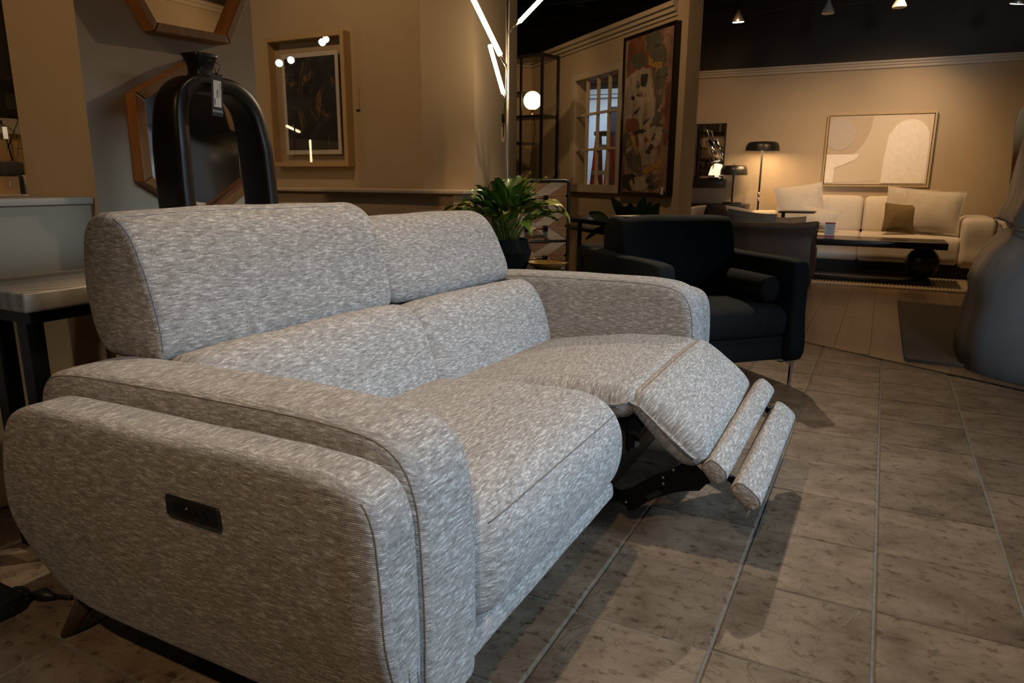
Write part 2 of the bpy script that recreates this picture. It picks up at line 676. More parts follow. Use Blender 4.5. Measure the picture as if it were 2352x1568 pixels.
pm('charcoal_fabric', (0.012, 0.0145, 0.0165), 0.95, var=0.35, scale=160, bump=0.5, spec=0.2, bscale=500, detail=2)
pm('brown_leather', (0.060, 0.042, 0.034), 0.55, var=0.1, scale=30, bump=0.15, bscale=200)
pm('white_linen', (0.76, 0.69, 0.60), 0.9, var=0.04, scale=60, bump=0.12, bscale=400, spec=0.2)
pm('cream_pillow', (0.74, 0.67, 0.58), 0.9, var=0.05, scale=20, bump=0.15, bscale=60, spec=0.2)
pm('olive_velvet', (0.26, 0.19, 0.095), 0.8, var=0.1, scale=20, spec=0.2)
pm('brown_pillow', (0.075, 0.055, 0.045), 0.85, var=0.12, scale=30, spec=0.2)
pm('tan_pillow', (0.30, 0.24, 0.19), 0.85, var=0.1, scale=30, spec=0.2)
pm('paper_white', (0.62, 0.60, 0.57), 0.8, var=0.03)
pm('tag_navy', (0.012, 0.017, 0.026), 0.5)
pm('ink_dark', (0.03, 0.03, 0.035), 0.7)
pm('ink_white', (0.55, 0.55, 0.55), 0.7)
pm('ink_red', (0.45, 0.03, 0.02), 0.6)
pm('paper_tan', (0.42, 0.33, 0.23), 0.8)
pm('mirror_glass', (0.86, 0.87, 0.88), 0.02, 1.0, var=0.01)
pm('amber_glass', (0.50, 0.27, 0.05), 0.12, 0.25, var=0.1, scale=5, coat=0.6)
pm('ladder_red', (0.42, 0.018, 0.022), 0.4)
pm('ladder_alu', (0.60, 0.62, 0.63), 0.4, 0.5)
pm('pot_black', (0.005, 0.005, 0.005), 0.7, spec=0.25)
pm('soil', (0.03, 0.022, 0.015), 0.95, scale=80, bump=0.5)
pm('carton', (0.36, 0.22, 0.11), 0.85)
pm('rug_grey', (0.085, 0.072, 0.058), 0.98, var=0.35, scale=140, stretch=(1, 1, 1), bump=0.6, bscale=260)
pm('rug_jute', (0.40, 0.32, 0.22), 0.98, var=0.2, scale=90, bump=0.4)
pm('canvas_sand', (0.66, 0.57, 0.45), 0.9, var=0.03, scale=60, bump=0.2, bscale=300)
pm('paint_white', (0.86, 0.80, 0.72), 0.9, var=0.05, scale=30, bump=0.5, bscale=90)
pm('paint_mauve', (0.52, 0.46, 0.41), 0.9, var=0.05, scale=40, bump=0.3, bscale=120)
pm('paint_taupe', (0.52, 0.43, 0.32), 0.9, var=0.04, scale=40, bump=0.2, bscale=120)
pm('gold_leaf', (0.62, 0.38, 0.10), 0.4, 0.5, var=0.25, scale=60)
pm('yellow_board', (0.55, 0.36, 0.13), 0.6, var=0.05)
emit('led_tube', (1.0, 0.72, 0.42), 21.0)
emit('globe_glow', (1.0, 0.70, 0.38), 2.6)
emit('bulb_glow', (1.0, 0.90, 0.78), 30.0)
emit('shade_glow', (1.0, 0.74, 0.42), 3.2)
emit('bell_glow', (1.0, 0.78, 0.50), 1.1)
emit('shade_dim', (1.0, 0.80, 0.55), 0.35)

# glass sheet
m, t, b = nt('clear_glass')
tr = N(t, 'BsdfTransparent'); gl_ = N(t, 'BsdfGlossy'); gl_.inputs['Roughness'].default_value = 0.0
fr = N(t, 'Fresnel'); ge = N(t, 'NewGeometry'); mr = N(t, 'MapRange'); mr.inputs['To Min'].default_value = 1.45; mr.inputs['To Max'].default_value = 1 / 1.45
t.links.new(ge.outputs['Backfacing'], mr.inputs[0]); t.links.new(mr.outputs[0], fr.inputs[0])
mx = N(t, 'MixShader')
t.links.new(fr.outputs[0], mx.inputs[0]); t.links.new(tr.outputs[0], mx.inputs[1]); t.links.new(gl_.outputs[0], mx.inputs[2])
t.links.new(mx.outputs[0], [n for n in t.nodes if n.type == 'OUTPUT_MATERIAL'][0].inputs[0])
t.nodes.remove(b)

# slate-look tile
m, t, b = nt('slate_tile')
v = mapped(t, (0.80, 1.0, 1.0), rand=True)
n1 = N(t, 'TexNoise'); n1.inputs['Scale'].default_value = 7; n1.inputs['Detail'].default_value = 8; n1.inputs['Roughness'].default_value = 0.62
n1.inputs['Distortion'].default_value = 0.25
n2 = N(t, 'TexNoise'); n2.inputs['Scale'].default_value = 34; n2.inputs['Detail'].default_value = 6; n2.inputs['Roughness'].default_value = 0.7
n3 = N(t, 'TexNoise'); n3.inputs['Scale'].default_value = 5.5; n3.inputs['Detail'].default_value = 5; n3.inputs['Distortion'].default_value = 2.2
for n in (n1, n2, n3):
    t.links.new(v, n.inputs[0])
c1 = ramp(t, n1.outputs['Fac'], [(0.32, (0.088, 0.062, 0.040)), (0.48, (0.145, 0.107, 0.072)), (0.66, (0.200, 0.153, 0.107))])
c2 = ramp(t, n2.outputs['Fac'], [(0.35, (0.33, 0.28, 0.23)), (0.46, (0.95, 0.95, 0.95)), (0.62, (1, 1, 1))])
mx = N(t, 'Mix', data_type='RGBA', blend_type='MULTIPLY')
mx.inputs['Factor'].default_value = 0.9
t.links.new(c1, mx.inputs['A']); t.links.new(c2, mx.inputs['B'])
oi = N(t, 'ObjectInfo')
hs = N(t, 'HueSaturation')
mr = N(t, 'MapRange'); mr.inputs['To Min'].default_value = 0.86; mr.inputs['To Max'].default_value = 1.14
t.links.new(oi.outputs['Random'], mr.inputs[0]); t.links.new(mr.outputs[0], hs.inputs['Value'])
hs.inputs['Saturation'].default_value = 0.92
t.links.new(mx.outputs['Result'], hs.inputs['Color']); t.links.new(hs.outputs[0], b.inputs['Base Color'])
b.inputs['Roughness'].default_value = 0.52
b.inputs['Specular IOR Level'].default_value = 0.3
# chiselled ridges: thin bright lines where the distorted noise crosses one half
ab = N(t, 'Math', operation='SUBTRACT'); ab.inputs[1].default_value = 0.5; t.links.new(n3.outputs['Fac'], ab.inputs[0])
ab2 = N(t, 'Math', operation='ABSOLUTE'); t.links.new(ab.outputs[0], ab2.inputs[0])
rg = N(t, 'MapRange'); rg.inputs['From Max'].default_value = 0.022; rg.inputs['To Min'].default_value = 1; rg.inputs['To Max'].default_value = 0
t.links.new(ab2.outputs[0], rg.inputs[0])
hh = N(t, 'Math', operation='MULTIPLY_ADD'); hh.inputs[1].default_value = 0.36
t.links.new(rg.outputs[0], hh.inputs[0]); t.links.new(n1.outputs['Fac'], hh.inputs[2])
bp = N(t, 'Bump'); bp.inputs['Strength'].default_value = 0.55; bp.inputs['Distance'].default_value = 0.004
t.links.new(hh.outputs[0], bp.inputs['Height']); t.links.new(bp.outputs[0], b.inputs['Normal'])

# marble table top
m, t, b = nt('marble_top')
v = mapped(t, (1, 1, 1), rot=(0, 0, 0.5))
w = N(t, 'TexWave'); w.inputs['Scale'].default_value = 7; w.inputs['Distortion'].default_value = 7; w.inputs['Detail'].default_value = 4
t.links.new(v, w.inputs[0])
t.links.new(ramp(t, w.outputs['Fac'], [(0.0, (0.36, 0.31, 0.24)), (0.55, (0.44, 0.40, 0.34)), (0.9, (0.52, 0.49, 0.44))]), b.inputs['Base Color'])
b.inputs['Roughness'].default_value = 0.35

# dark marbled print with gold veins
m, t, b = nt('marbled_print')
v = mapped(t, (1, 1, 1))
n = N(t, 'TexNoise'); n.inputs['Scale'].default_value = 5; n.inputs['Detail'].default_value = 8; n.inputs['Distortion'].default_value = 1.2
t.links.new(v, n.inputs[0])
base = ramp(t, n.outputs['Fac'], [(0.35, (0.004, 0.004, 0.005)), (0.55, (0.022, 0.021, 0.024)), (0.72, (0.055, 0.054, 0.062))])
w = N(t, 'TexNoise'); w.inputs['Scale'].default_value = 3.2; w.inputs['Detail'].default_value = 9; w.inputs['Distortion'].default_value = 0.8; w.inputs['Roughness'].default_value = 0.65
mp = mapped(t, (1.6, 1, 0.8), rot=(0, 0.55, 0))
t.links.new(mp, w.inputs[0])
ab = N(t, 'Math', operation='SUBTRACT'); ab.inputs[1].default_value = 0.53; t.links.new(w.outputs['Fac'], ab.inputs[0])
ab2 = N(t, 'Math', operation='ABSOLUTE'); t.links.new(ab.outputs[0], ab2.inputs[0])
rg = N(t, 'MapRange'); rg.inputs['From Min'].default_value = 0.006; rg.inputs['From Max'].default_value = 0.022; rg.inputs['To Min'].default_value = 0.8; rg.inputs['To Max'].default_value = 0
t.links.new(ab2.outputs[0], rg.inputs[0])
n9 = N(t, 'TexNoise'); n9.inputs['Scale'].default_value = 6
t.links.new(v, n9.inputs[0])
g2 = N(t, 'MapRange'); g2.inputs['From Min'].default_value = 0.48; g2.inputs['From Max'].default_value = 0.60
t.links.new(n9.outputs['Fac'], g2.inputs[0])
g = N(t, 'Math', operation='MULTIPLY'); t.links.new(rg.outputs[0], g.inputs[0]); t.links.new(g2.outputs[0], g.inputs[1])
mx = N(t, 'Mix', data_type='RGBA'); t.links.new(g.outputs[0], mx.inputs['Factor']); t.links.new(base, mx.inputs['A']); mx.inputs['B'].default_value = (0.26, 0.15, 0.035, 1)
t.links.new(mx.outputs['Result'], b.inputs['Base Color']); b.inputs['Roughness'].default_value = 0.6

# abstract painting ground (smears of beige, grey, rust)
m, t, b = nt('abstract_paint')
v = mapped(t, (1.3, 1.3, 0.8))
n = N(t, 'TexNoise'); n.inputs['Scale'].default_value = 4.2; n.inputs['Detail'].default_value = 7; n.inputs['Distortion'].default_value = 1.0
t.links.new(v, n.inputs[0])
t.links.new(ramp(t, n.outputs['Fac'], [(0.30, (0.045, 0.038, 0.034)), (0.40, (0.11, 0.05, 0.035)), (0.46, (0.20, 0.10, 0.07)), (0.53, (0.27, 0.20, 0.155)), (0.62, (0.34, 0.28, 0.225)), (0.72, (0.10, 0.09, 0.075))]), b.inputs['Base Color'])
b.inputs['Roughness'].default_value = 0.7
for nm, c in (('smear_pale', (0.33, 0.275, 0.225)), ('smear_grey', (0.10, 0.092, 0.072)), ('smear_rust', (0.17, 0.065, 0.038)), ('smear_dark', (0.035, 0.026, 0.024)), ('smear_pink', (0.24, 0.145, 0.11))):
    pm(nm, c, 0.75, var=0.42, scale=11, stretch=(1, 1, 0.5), detail=6, bump=0.3, bscale=60)

# patterned pillow
m, t, b = nt('patterned_pillow')
v = mapped(t, (1, 1, 1))
vo = N(t, 'TexVoronoi'); vo.inputs['Scale'].default_value = 120; t.links.new(v, vo.inputs[0])
t.links.new(ramp(t, vo.outputs['Distance'], [(0.2, (0.25, 0.25, 0.22)), (0.6, (0.15, 0.16, 0.155))]), b.inputs['Base Color'])
b.inputs['Roughness'].default_value = 0.9

# polythene-wrapped grey cover
m, t, b = nt('plastic_cover')
v = mapped(t, (1, 1, 0.35))
n = N(t, 'TexNoise'); n.inputs['Scale'].default_value = 2.6; n.inputs['Detail'].default_value = 2.5; n.inputs['Distortion'].default_value = 0.9
t.links.new(v, n.inputs[0])
t.links.new(ramp(t, n.outputs['Fac'], [(0.35, (0.115, 0.115, 0.118)), (0.65, (0.155, 0.155, 0.158))]), b.inputs['Base Color'])
b.inputs['Roughness'].default_value = 0.42
b.inputs['Specular IOR Level'].default_value = 0.4
bp = N(t, 'Bump'); bp.inputs['Strength'].default_value = 0.55; bp.inputs['Distance'].default_value = 0.05
t.links.new(n.outputs['Fac'], bp.inputs['Height']); t.links.new(bp.outputs[0], b.inputs['Normal'])
pm('silver_tape', (0.70, 0.66, 0.58), 0.22, 0.85, var=0.2, scale=30, bump=1.0, bscale=45)

# bronze-black lacquer of the sculptural vase
pm('vase_lacquer', (0.012, 0.0075, 0.005), 0.36, 0.0, var=0.6, scale=5, stretch=(1, 1, 0.3), spec=0.4)

# plant leaves
def leafmat(name, lo, hi):
    m, t, b = nt(name)
    v = mapped(t, (1, 1, 1), rand=True)
    n = N(t, 'TexNoise'); n.inputs['Scale'].default_value = 9; n.inputs['Detail'].default_value = 3
    t.links.new(v, n.inputs[0])
    c = ramp(t, n.outputs['Fac'], [(0.3, lo), (0.7, hi)])
    oi = N(t, 'ObjectInfo'); hs = N(t, 'HueSaturation'); mr = N(t, 'MapRange')
    mr.inputs['To Min'].default_value = 0.6; mr.inputs['To Max'].default_value = 1.35
    t.links.new(oi.outputs['Random'], mr.inputs[0]); t.links.new(mr.outputs[0], hs.inputs['Value']); t.links.new(c, hs.inputs['Color'])
    t.links.new(hs.outputs[0], b.inputs['Base Color'])
    b.inputs['Roughness'].default_value = 0.36
    b.inputs['Transmission Weight'].default_value = 0.0
    return m
leafmat('leaf_green', (0.045, 0.110, 0.012), (0.105, 0.215, 0.028))
leafmat('leaf_yellow', (0.17, 0.19, 0.025), (0.26, 0.26, 0.045))
leafmat('leaf_dark', (0.016, 0.055, 0.014), (0.030, 0.085, 0.022))
leafmat('stem_green', (0.060, 0.125, 0.020), (0.120, 0.190, 0.040))

# ------------------------------------------------------------------ floor
TX, TY, TP = -0.5285, 1.368, 0.3045         # a grid corner and the tile pitch


def thr(x):                                  # the metal strip between tiles and boards
    return 4.566 - 0.6075 * (x + 0.325)


fl = struct('floor', box((-9, -4, -0.08), (5, 10.5, -0.0035)), 'grout')
TN = (0.6075, 1.0)                           # tiles keep x*TN0 + y <= TC
TC = 4.566 + 0.6075 * -0.325
near, rest = [], MB()
gx0 = TX - TP * 12
proto = None


def tile_mesh(poly, origin, top):
    mb = MB()
    g = 0.0032
    cx_ = sum(p[0] for p in poly) / len(poly)
    cy_ = sum(p[1] for p in poly) / len(poly)
    o_ = [Vector((p[0], p[1], 0)) for p in poly]
    c_ = Vector((cx_, cy_, 0))

    def ins(q, gx, gy):
        d = q - c_
        return Vector((q.x - math.copysign(min(gx, abs(d.x)), d.x), q.y - math.copysign(min(gy, abs(d.y)), d.y), 0))
    base = [ins(q, 0.0034, 0.0020) for q in o_]
    inn = [ins(q, 0.0064, 0.0050) for q in o_]
    n = len(poly)
    vs = [Vector((q.x, q.y, -0.006)) for q in base] + [Vector((q.x, q.y, top - 0.0025)) for q in base] + [Vector((q.x, q.y, top)) for q in inn]
    fs = [[2 * n + k for k in range(n)]]
    for k in range(n):
        j = (k + 1) % n
        fs += [(k, j, n + j, n + k), (n + k, n + j, 2 * n + j, 2 * n + k)]
    return vs, fs


cells = []
for i in range(0, 24):
    for j in range(-16, 12):
        x, y = gx0 + i * TP, TY + j * TP
        sh = 0.006 * ((i * 7) % 3 - 1)
        sq = [(x, y + sh), (x + TP, y + sh), (x + TP, y + TP + sh), (x, y + TP + sh)]
        pc = clip(sq, TN, TC - 0.012)
        if len(pc) >= 3 and poly_area(pc) > 0.002:
            cells.append((x + TP / 2, y + TP / 2, pc, len(pc) == 4 and poly_area(pc) > TP * TP * 0.999))


def seen(cx_, cy_):
    v_ = Vector((cx_, cy_, 0)) - EYE
    zc = v_.dot(FW)
    if zc < 0.5:
        return False
    px, py = CX + F_PX * v_.dot(RX) / zc, CY + F_PX * v_.dot(DN) / zc
    return -250 < px < 2600 and py < 1850


vis = sorted([c for c in cells if seen(c[0], c[1])], key=lambda c: c[0] ** 2 + c[1] ** 2)[:290]
ids = set((c[0], c[1]) for c in vis)
shared = None
for c in cells:
    if (c[0], c[1]) in ids:
        if c[3] and shared is not None:
            o = bpy.data.objects.new('tile', shared)
            COL.objects.link(o)
            o.parent = fl
        else:
            loc = Vector((c[0], c[1], 0))
            vs, fs = tile_mesh([(p[0] - c[0], p[1] - c[1]) for p in c[2]], None, 0.0)
            o = MB().add(vs, fs).build('tile', 'slate_tile', fl, local=True)
            if c[3]:
                shared = o.data
        dy = 0.006 * ((round((c[0] - gx0 - TP / 2) / TP) * 7) % 3 - 1) if c[3] else 0
        o.location = (c[0], c[1] + (dy if c[3] else 0), random.uniform(-0.0008, 0.0004))
    else:
        vs, fs = tile_mesh(c[2], None, 0.0)
        rest.add(vs, fs)
o = rest.build('tile_field', 'slate_tile', fl)
o['kind'] = 'stuff'
# boards beyond the strip
bx = -3.4
k = 0
while bx < 2.4:
    yy = 2.8 - (k * 0.47) % 1.2
    while yy < 9.15:
        q = [(bx + 0.0015, yy + 0.0015), (bx + 0.1885, yy + 0.0015), (bx + 0.1885, yy + 1.1985), (bx + 0.0015, yy + 1.1985)]
        q = [(a, min(c, 9.15)) for a, c in q]
        q = clip(q, (-TN[0], -TN[1]), -(TC + 0.012))
        if len(q) >= 3 and poly_area(q) > 0.003:
            c = Vector((sum(p[0] for p in q) / len(q), sum(p[1] for p in q) / len(q), 0))
            vs = [Vector((p[0], p[1], -0.006)) for p in q] + [Vector((p[0], p[1], 0.0)) for p in q]
            n = len(q)
            fs = [[n + i for i in range(n)]] + [(i, (i + 1) % n, n + (i + 1) % n, n + i) for i in range(n)]
            o = MB().add([p - c for p in vs], fs).build('plank', 'plank_floor', fl, local=True)
            o.location = c
        yy += 1.2
    bx += 0.19
    k += 1
a_, b_ = Vector((-2.4, thr(-2.4), 0)), Vector((2.6, thr(2.6), 0))
d_ = (b_ - a_).normalized(); n_ = Vector((-d_.y, d_.x, 0)) * 0.011
struct('trim_1', MB().prism([a_ - n_ + Vector((0, 0, -0.005)), b_ - n_ + Vector((0, 0, -0.005)), b_ + n_ + Vector((0, 0, -0.005)), a_ + n_ + Vector((0, 0, -0.005))], (0, 0, 0.0075)), 'black_metal')

# ------------------------------------------------------------------ walls
PX = -2.2                                     # face of the mirror pier
struct('wall_mirror', box((-2.56, 1.44, 0), (PX, 2.13, 3.1)), 'wall_beige')
struct('wall_left', box((-2.56, -4, 0), (-2.236, 1.44, 0.872)), 'wall_beige')
struct('trim_2', rbox((-2.60, -4, 0.872), (-2.214, 1.437, 0.893), 0.003, 2), 'wall_trim')
struct('trim_3', box((-2.236, -4, 0.63), (-2.205, 1.44, 0.672)), 'wall_trim')
struct('baseboard_left', rbox((-2.236, -4, 0), (-2.222, 1.44, 0.11), 0.003, 2), 'wall_trim')
struct('baseboard_mirror', rbox((PX, 1.44, 0), (PX + 0.014, 2.13, 0.11), 0.003, 2), 'wall_trim')
struct('wall_picture', box((-9, 4.0, 0), (-2.43, 4.12, 3.1)), 'wall_beige')
struct('wall_column', box((-2.43, 3.6, 0), (-2.08, 4.12, 3.1)), 'wall_beige')
struct('wall_low', box((-9, 3.53, 0), (-2.11, 3.6, 0.868)), 'wall_beige')
struct('trim_4', rbox((-9, 3.49, 0.868), (-2.09, 3.601, 0.892), 0.004, 2), 'wall_trim')
struct('trim_5', rbox((-9, 3.6, 0.868), (-2.43, 4.0, 0.885), 0.003, 2), 'wall_trim')
struct('trim_6', box((-2.17, 3.512, 0.1), (-2.11, 3.53, 0.868)), 'wall_trim')
struct('baseboard_column', rbox((-2.08, 3.6, 0), (-2.066, 4.12, 0.11), 0.003, 2), 'wall_trim')

# diagonal wall with the interior window
DW = ((-0.4, 4.6), -42.0)
da = radians(DW[1]); DD = Vector((cos(da), sin(da), 0)); DNr = Vector((sin(da), -cos(da), 0)) * -1   # along; DNr points away from the camera
if DNr.dot(Vector((-0.4, 4.6, 0))) < 0:
    DNr = -DNr


def dw(px, py):
    return at(px, py, wall=DW)


def dwp(p, z, off=0.0):                       # point of the wall with parameter from an existing point
    return Vector((p.x, p.y, z)) + DNr * off


w_end = dw(1557, 480); w_end.z = 0            # right end (near)
w_far = Vector((w_end.x, w_end.y, 0)) - DD * 2.95
wl, wr = dw(1322, 300), dw(1421, 300)         # window opening
ztop, zbot = (dw(1322, 190).z + dw(1421, 158).z) / 2, (dw(1325, 424).z + dw(1416, 424).z) / 2
WT = 0.119
CROWN = 2.235


def seg(p, q, z0, z1, t0=0.0, t1=WT, mb=None):
    p, q = Vector((p.x, p.y, 0)), Vector((q.x, q.y, 0))
    return (mb or MB()).prism([p + DNr * t0 + Vector((0, 0, z0)), q + DNr * t0 + Vector((0, 0, z0)), q + DNr * t1 + Vector((0, 0, z0)), p + DNr * t1 + Vector((0, 0, z0))], (0, 0, z1 - z0))


mb = MB()
seg(w_far, wl, 0, CROWN, mb=mb); seg(wr, w_end, 0, CROWN, mb=mb); seg(wl, wr, 0, zbot, mb=mb); seg(wl, wr, ztop, CROWN, mb=mb)
struct('wall_diagonal', mb, 'wall_beige')
# thin crown moulding in three steps
mb = MB()
for k_, (dz0, dz1, off) in enumerate(((-0.10, -0.07, -0.012), (-0.07, -0.035, -0.030), (-0.035, 0.0, -0.048))):
    seg(w_far, w_end - DD * 0.14, CROWN + dz0, CROWN + dz1, off, 0.0, mb=mb)
struct('trim_7', mb, 'wall_trim')
# casing, sash, muntins and panes
wf = struct('window_1', seg(wl - DD * 0.075, wl, zbot - 0.07, ztop + 0.055, -0.022, 0.0), 'wall_trim')
WM = wf
struct('casing', seg(wr, wr + DD * 0.075, zbot - 0.07, ztop + 0.055, -0.022, 0.0), 'wall_trim', WM)
struct('casing', seg(wl, wr, ztop, ztop + 0.055, -0.022, 0.0), 'wall_trim', WM)
struct('sill', seg(wl - DD * 0.01, wr + DD * 0.01, zbot - 0.07, zbot, -0.035, 0.0), 'wall_trim', WM)
L = (wr - wl).to_2d().length
cols_, rows_ = 4, 3
for c in range(1, cols_):
    p = Vector((wl.x, wl.y, 0)) + DD * (L * c / cols_ - 0.011)
    struct('muntin', seg(p, p + DD * 0.022, zbot, ztop, 0.004, 0.03), 'wall_trim', WM)
for r_ in range(1, rows_):
    z_ = zbot + (ztop - zbot) * r_ / rows_
    struct('muntin', seg(Vector((wl.x, wl.y, 0)), Vector((wr.x, wr.y, 0)), z_ - 0.011, z_ + 0.011, 0.004, 0.03), 'wall_trim', WM)
for c in range(cols_):
    for r_ in range(rows_):
        p = Vector((wl.x, wl.y, 0)) + DD * (L * c / cols_ + 0.012)
        z_ = zbot + (ztop - zbot) * r_ / rows_ + 0.012
        struct('pane', seg(p, p + DD * (L / cols_ - 0.024), z_, z_ + (ztop - zbot) / rows_ - 0.024, 0.015, 0.018), 'clear_glass', WM)
# return wall behind the etagere
E2 = Vector((-DNr.x, -DNr.y, 0))
c0 = w_far + DNr * 0.0
dir2 = Vector((-0.7071, -0.7071, 0))
mb = MB()
n2_ = Vector((-0.7071, 0.7071, 0))
P0 = Vector((c0.x, c0.y, 0))
mb.prism([P0, P0 + dir2 * 2.6, P0 + dir2 * 2.6 + n2_ * 0.12, P0 + n2_ * 0.12], (0, 0, CROWN))
struct('wall_corner', mb, 'wall_beige')
mb = MB()
for dz0, dz1, off in ((-0.10, -0.07, 0.012), (-0.07, -0.035, 0.030), (-0.035, 0.0, 0.048)):
    mb.prism([P0 + Vector((0, 0, CROWN + dz0)), P0 + dir2 * 2.6 + Vector((0, 0, CROWN + dz0)), P0 + dir2 * 2.6 - n2_ * off + Vector((0, 0, CROWN + dz0)), P0 - n2_ * off + Vector((0, 0, CROWN + dz0))], (0, 0, dz1 - dz0))
struct('trim_10', mb, 'wall_trim')
# back wall of the white-sofa room
struct('wall_back', box((-2.45, 9.2, 0), (5, 9.32, 2.16)), 'wall_beige')
mb = MB()
mb.box((-2.45, 9.170, 2.150), (5, 9.2, 2.180)); mb.box((-2.45, 9.150, 2.180), (5, 9.2, 2.205)); mb.box((-2.45, 9.125, 2.205), (5, 9.2, 2.225))
struct('trim_8', mb, 'wall_trim')
struct('wall_back_upper', box((-9, 9.2, 2.16), (5, 9.34, 3.1)), 'wall_dark')
struct('baseboard_back', rbox((-2.45, 9.185, 0), (5, 9.2, 0.1), 0.003, 2), 'wall_trim')
struct('wall_partition', box((-2.57, 7.9, 0), (-2.45, 9.2, 2.2)), 'wall_beige')
# pale room seen through the interior window
struct('wall_grey_room', box((-7.5, 9.05, 0), (-2.57, 9.2, 2.0)), 'wall_grey')
mb = MB(); mb.box((-7.5, 9.0, 1.96), (-2.57, 9.05, 2.0)); mb.box((-7.5, 8.97, 2.0), (-2.57, 9.05, 2.06))
struct('trim_9', mb, 'wall_grey')
# shell out of frame that closes the room
struct('wall_right', box((3.2, 3.32, 0), (3.32, 9.2, 3.1)), 'wall_beige')
struct('wall_right_return', box((3.2, 3.2, 0), (4.72, 3.32, 3.1)), 'wall_beige')
struct('wall_storefront', MB().box((4.6, -4, 0), (4.72, 3.2, 0.25)).box((4.6, -4, 2.5), (4.72, 3.2, 3.1)), 'wall_beige')  # out of view; its opening is assumed for the daylight
mb = MB(); mb.box((3.17, 3.32, 2.92), (3.2, 9.12, 2.96)); mb.box((3.14, 3.32, 2.96), (3.2, 9.12, 3.0))
struct('trim_11', mb, 'wall_trim')
struct('wall_front', box((-9, -4.12, 0), (4.72, -4, 3.1)), 'wall_beige')
struct('wall_far_left', box((-9.1, -4, 0), (-9, 4, 3.1)), 'wall_beige')
struct('ceiling', box((-9.1, -4.1, 3.1), (5, 9.4, 3.2)), 'ceiling_black')
# open ceiling joists
for i in range(9):
    x = -6.5 + i * 1.15
    M_ = Matrix.Translation((x, 3, 0)) @ Matrix.Rotation(radians(-18), 4, 'Z')
    struct('ceiling_joist', MB().box((-0.03, -7, 2.98), (0.03, 6, 3.09), M_), 'joist_grey', bpy.data.objects['ceiling'])
for i, y in enumerate((5.2, 7.9)):
    struct('ceiling_pipe', MB().tube([(-7, y, 2.93), (-2, y + 0.2, 2.90), (4, y - 0.1, 2.94)], 0.022, 10), 'joist_grey', bpy.data.objects['ceiling'])

# ------------------------------------------------------------------ the grey reclining loveseat
SO = thing('reclining_loveseat', 'light grey tweed reclining loveseat with one footrest raised, on the tiles', 'sofa', (-1.0, 1.72, 0))
FB = 'sofa_tweed'


def run(pw, x, z, k0, k1):
    """a line along the cushion through the profile point nearest (x, z)"""
    mid = pw.rings[len(pw.rings) // 2]
    i = min(range(len(mid)), key=lambda q: (mid[q].x - x) ** 2 + (mid[q].z - z) ** 2)
    return [pw.rings[k][i] for k in range(k0, len(pw.rings) - k1)]


def panel_def(sgn):
    def f(q):
        u = max(0, min(1, (0.36 - q.z) / 0.25))
        s = u * u * (3 - 2 * u)
        outer = (q.y - 0.735) if sgn > 0 else (2.705 - q.y)
        if outer < 0.02:
            q = Vector((q.x, q.y + sgn * 0.052 * s * (1 if outer < -0.01 else 0.5), q.z))
        return q
    return f


panel = [(-0.552, 0.122), (-0.545, 0.16), (-0.542, 0.30), (-0.545, 0.44), (-0.553, 0.505), (-0.572, 0.54), (-0.61, 0.558), (-0.70, 0.566), (-0.94, 0.563),
         (-1.22, 0.560), (-1.34, 0.553), (-1.395, 0.53), (-1.425, 0.48), (-1.442, 0.40), (-1.440, 0.30), (-1.425, 0.215), (-1.39, 0.155), (-1.33, 0.128),
         (-1.25, 0.12), (-0.95, 0.118), (-0.62, 0.118)]
pn = Pillow(panel, 0.684, 0.782, 0.020, deform=panel_def(1), wob=0.0012, side_uv=True)
pa = pn.build('arm_panel', FB, SO)
pn.seam('seam', 'seam_thread', pa, 0, cond=lambda q: q.x > -0.60 and q.z < 0.54)
pf = Pillow(panel, 2.660, 2.755, 0.026, deform=panel_def(-1), wob=0.0012, side_uv=True)
pf.build('arm_panel', FB, SO)
armp = [(-0.555, 0.118), (-0.548, 0.15), (-0.546, 0.30), (-0.549, 0.43), (-0.558, 0.505), (-0.580, 0.552), (-0.622, 0.581), (-0.70, 0.594), (-0.95, 0.597),
        (-1.25, 0.592), (-1.385, 0.585), (-1.435, 0.572), (-1.465, 0.54), (-1.478, 0.48), (-1.480, 0.35), (-1.475, 0.20), (-1.46, 0.13), (-1.40, 0.12), (-1.0, 0.117), (-0.65, 0.117)]


def arm_def(lo, hi):
    def f(q):
        return Vector((q.x, q.y, q.z))
    return f


an = Pillow(armp, 0.788, 0.957, 0.022, r1=0.03, wob=0.0014, bulge=0.004, side_uv=True)
ao = an.build('armrest', FB, SO)
an.seam('seam', 'seam_thread', ao, 0, cond=lambda q: q.z > 0.16 and q.x > -1.44)
af = Pillow(armp, 2.487, 2.654, 0.03, r1=0.022, wob=0.0014, bulge=0.004, side_uv=True)
afo = af.build('armrest', FB, SO)
af.seam('seam', 'seam_thread', afo, 0, cond=lambda q: q.z > 0.16 and q.x > -1.40)

# power control sunk into the near arm panel
c4 = [at(378, 1133, y=0.684), at(500, 1167, y=0.684), at(507, 1217, y=0.684), at(386, 1181, y=0.684)]
cx_, cz_ = sum(q.x for q in c4) / 4, sum(q.z for q in c4) / 4
hw, hh_ = (c4[1].x - c4[0].x) / 2, (c4[0].z - c4[3].z) / 2
pl = rbox((cx_ - hw, 0.6812, cz_ - hh_), (cx_ + hw, 0.69, cz_ + hh_), 0.004, 3)
cp = pl.build('control_panel', 'black_plastic', pa, 'black power recline control panel')
mb = MB()
mb.rbox((cx_ - hw * 0.70, 0.6800, cz_ - hh_ * 0.42), (cx_ + hw * 0.30, 0.683, cz_ + hh_ * 0.42), 0.002, 2)
mb.rbox((cx_ + hw * 0.42, 0.6800, cz_ - hh_ * 0.5), (cx_ + hw * 0.66, 0.683, cz_ + hh_ * 0.5), 0.002, 2)
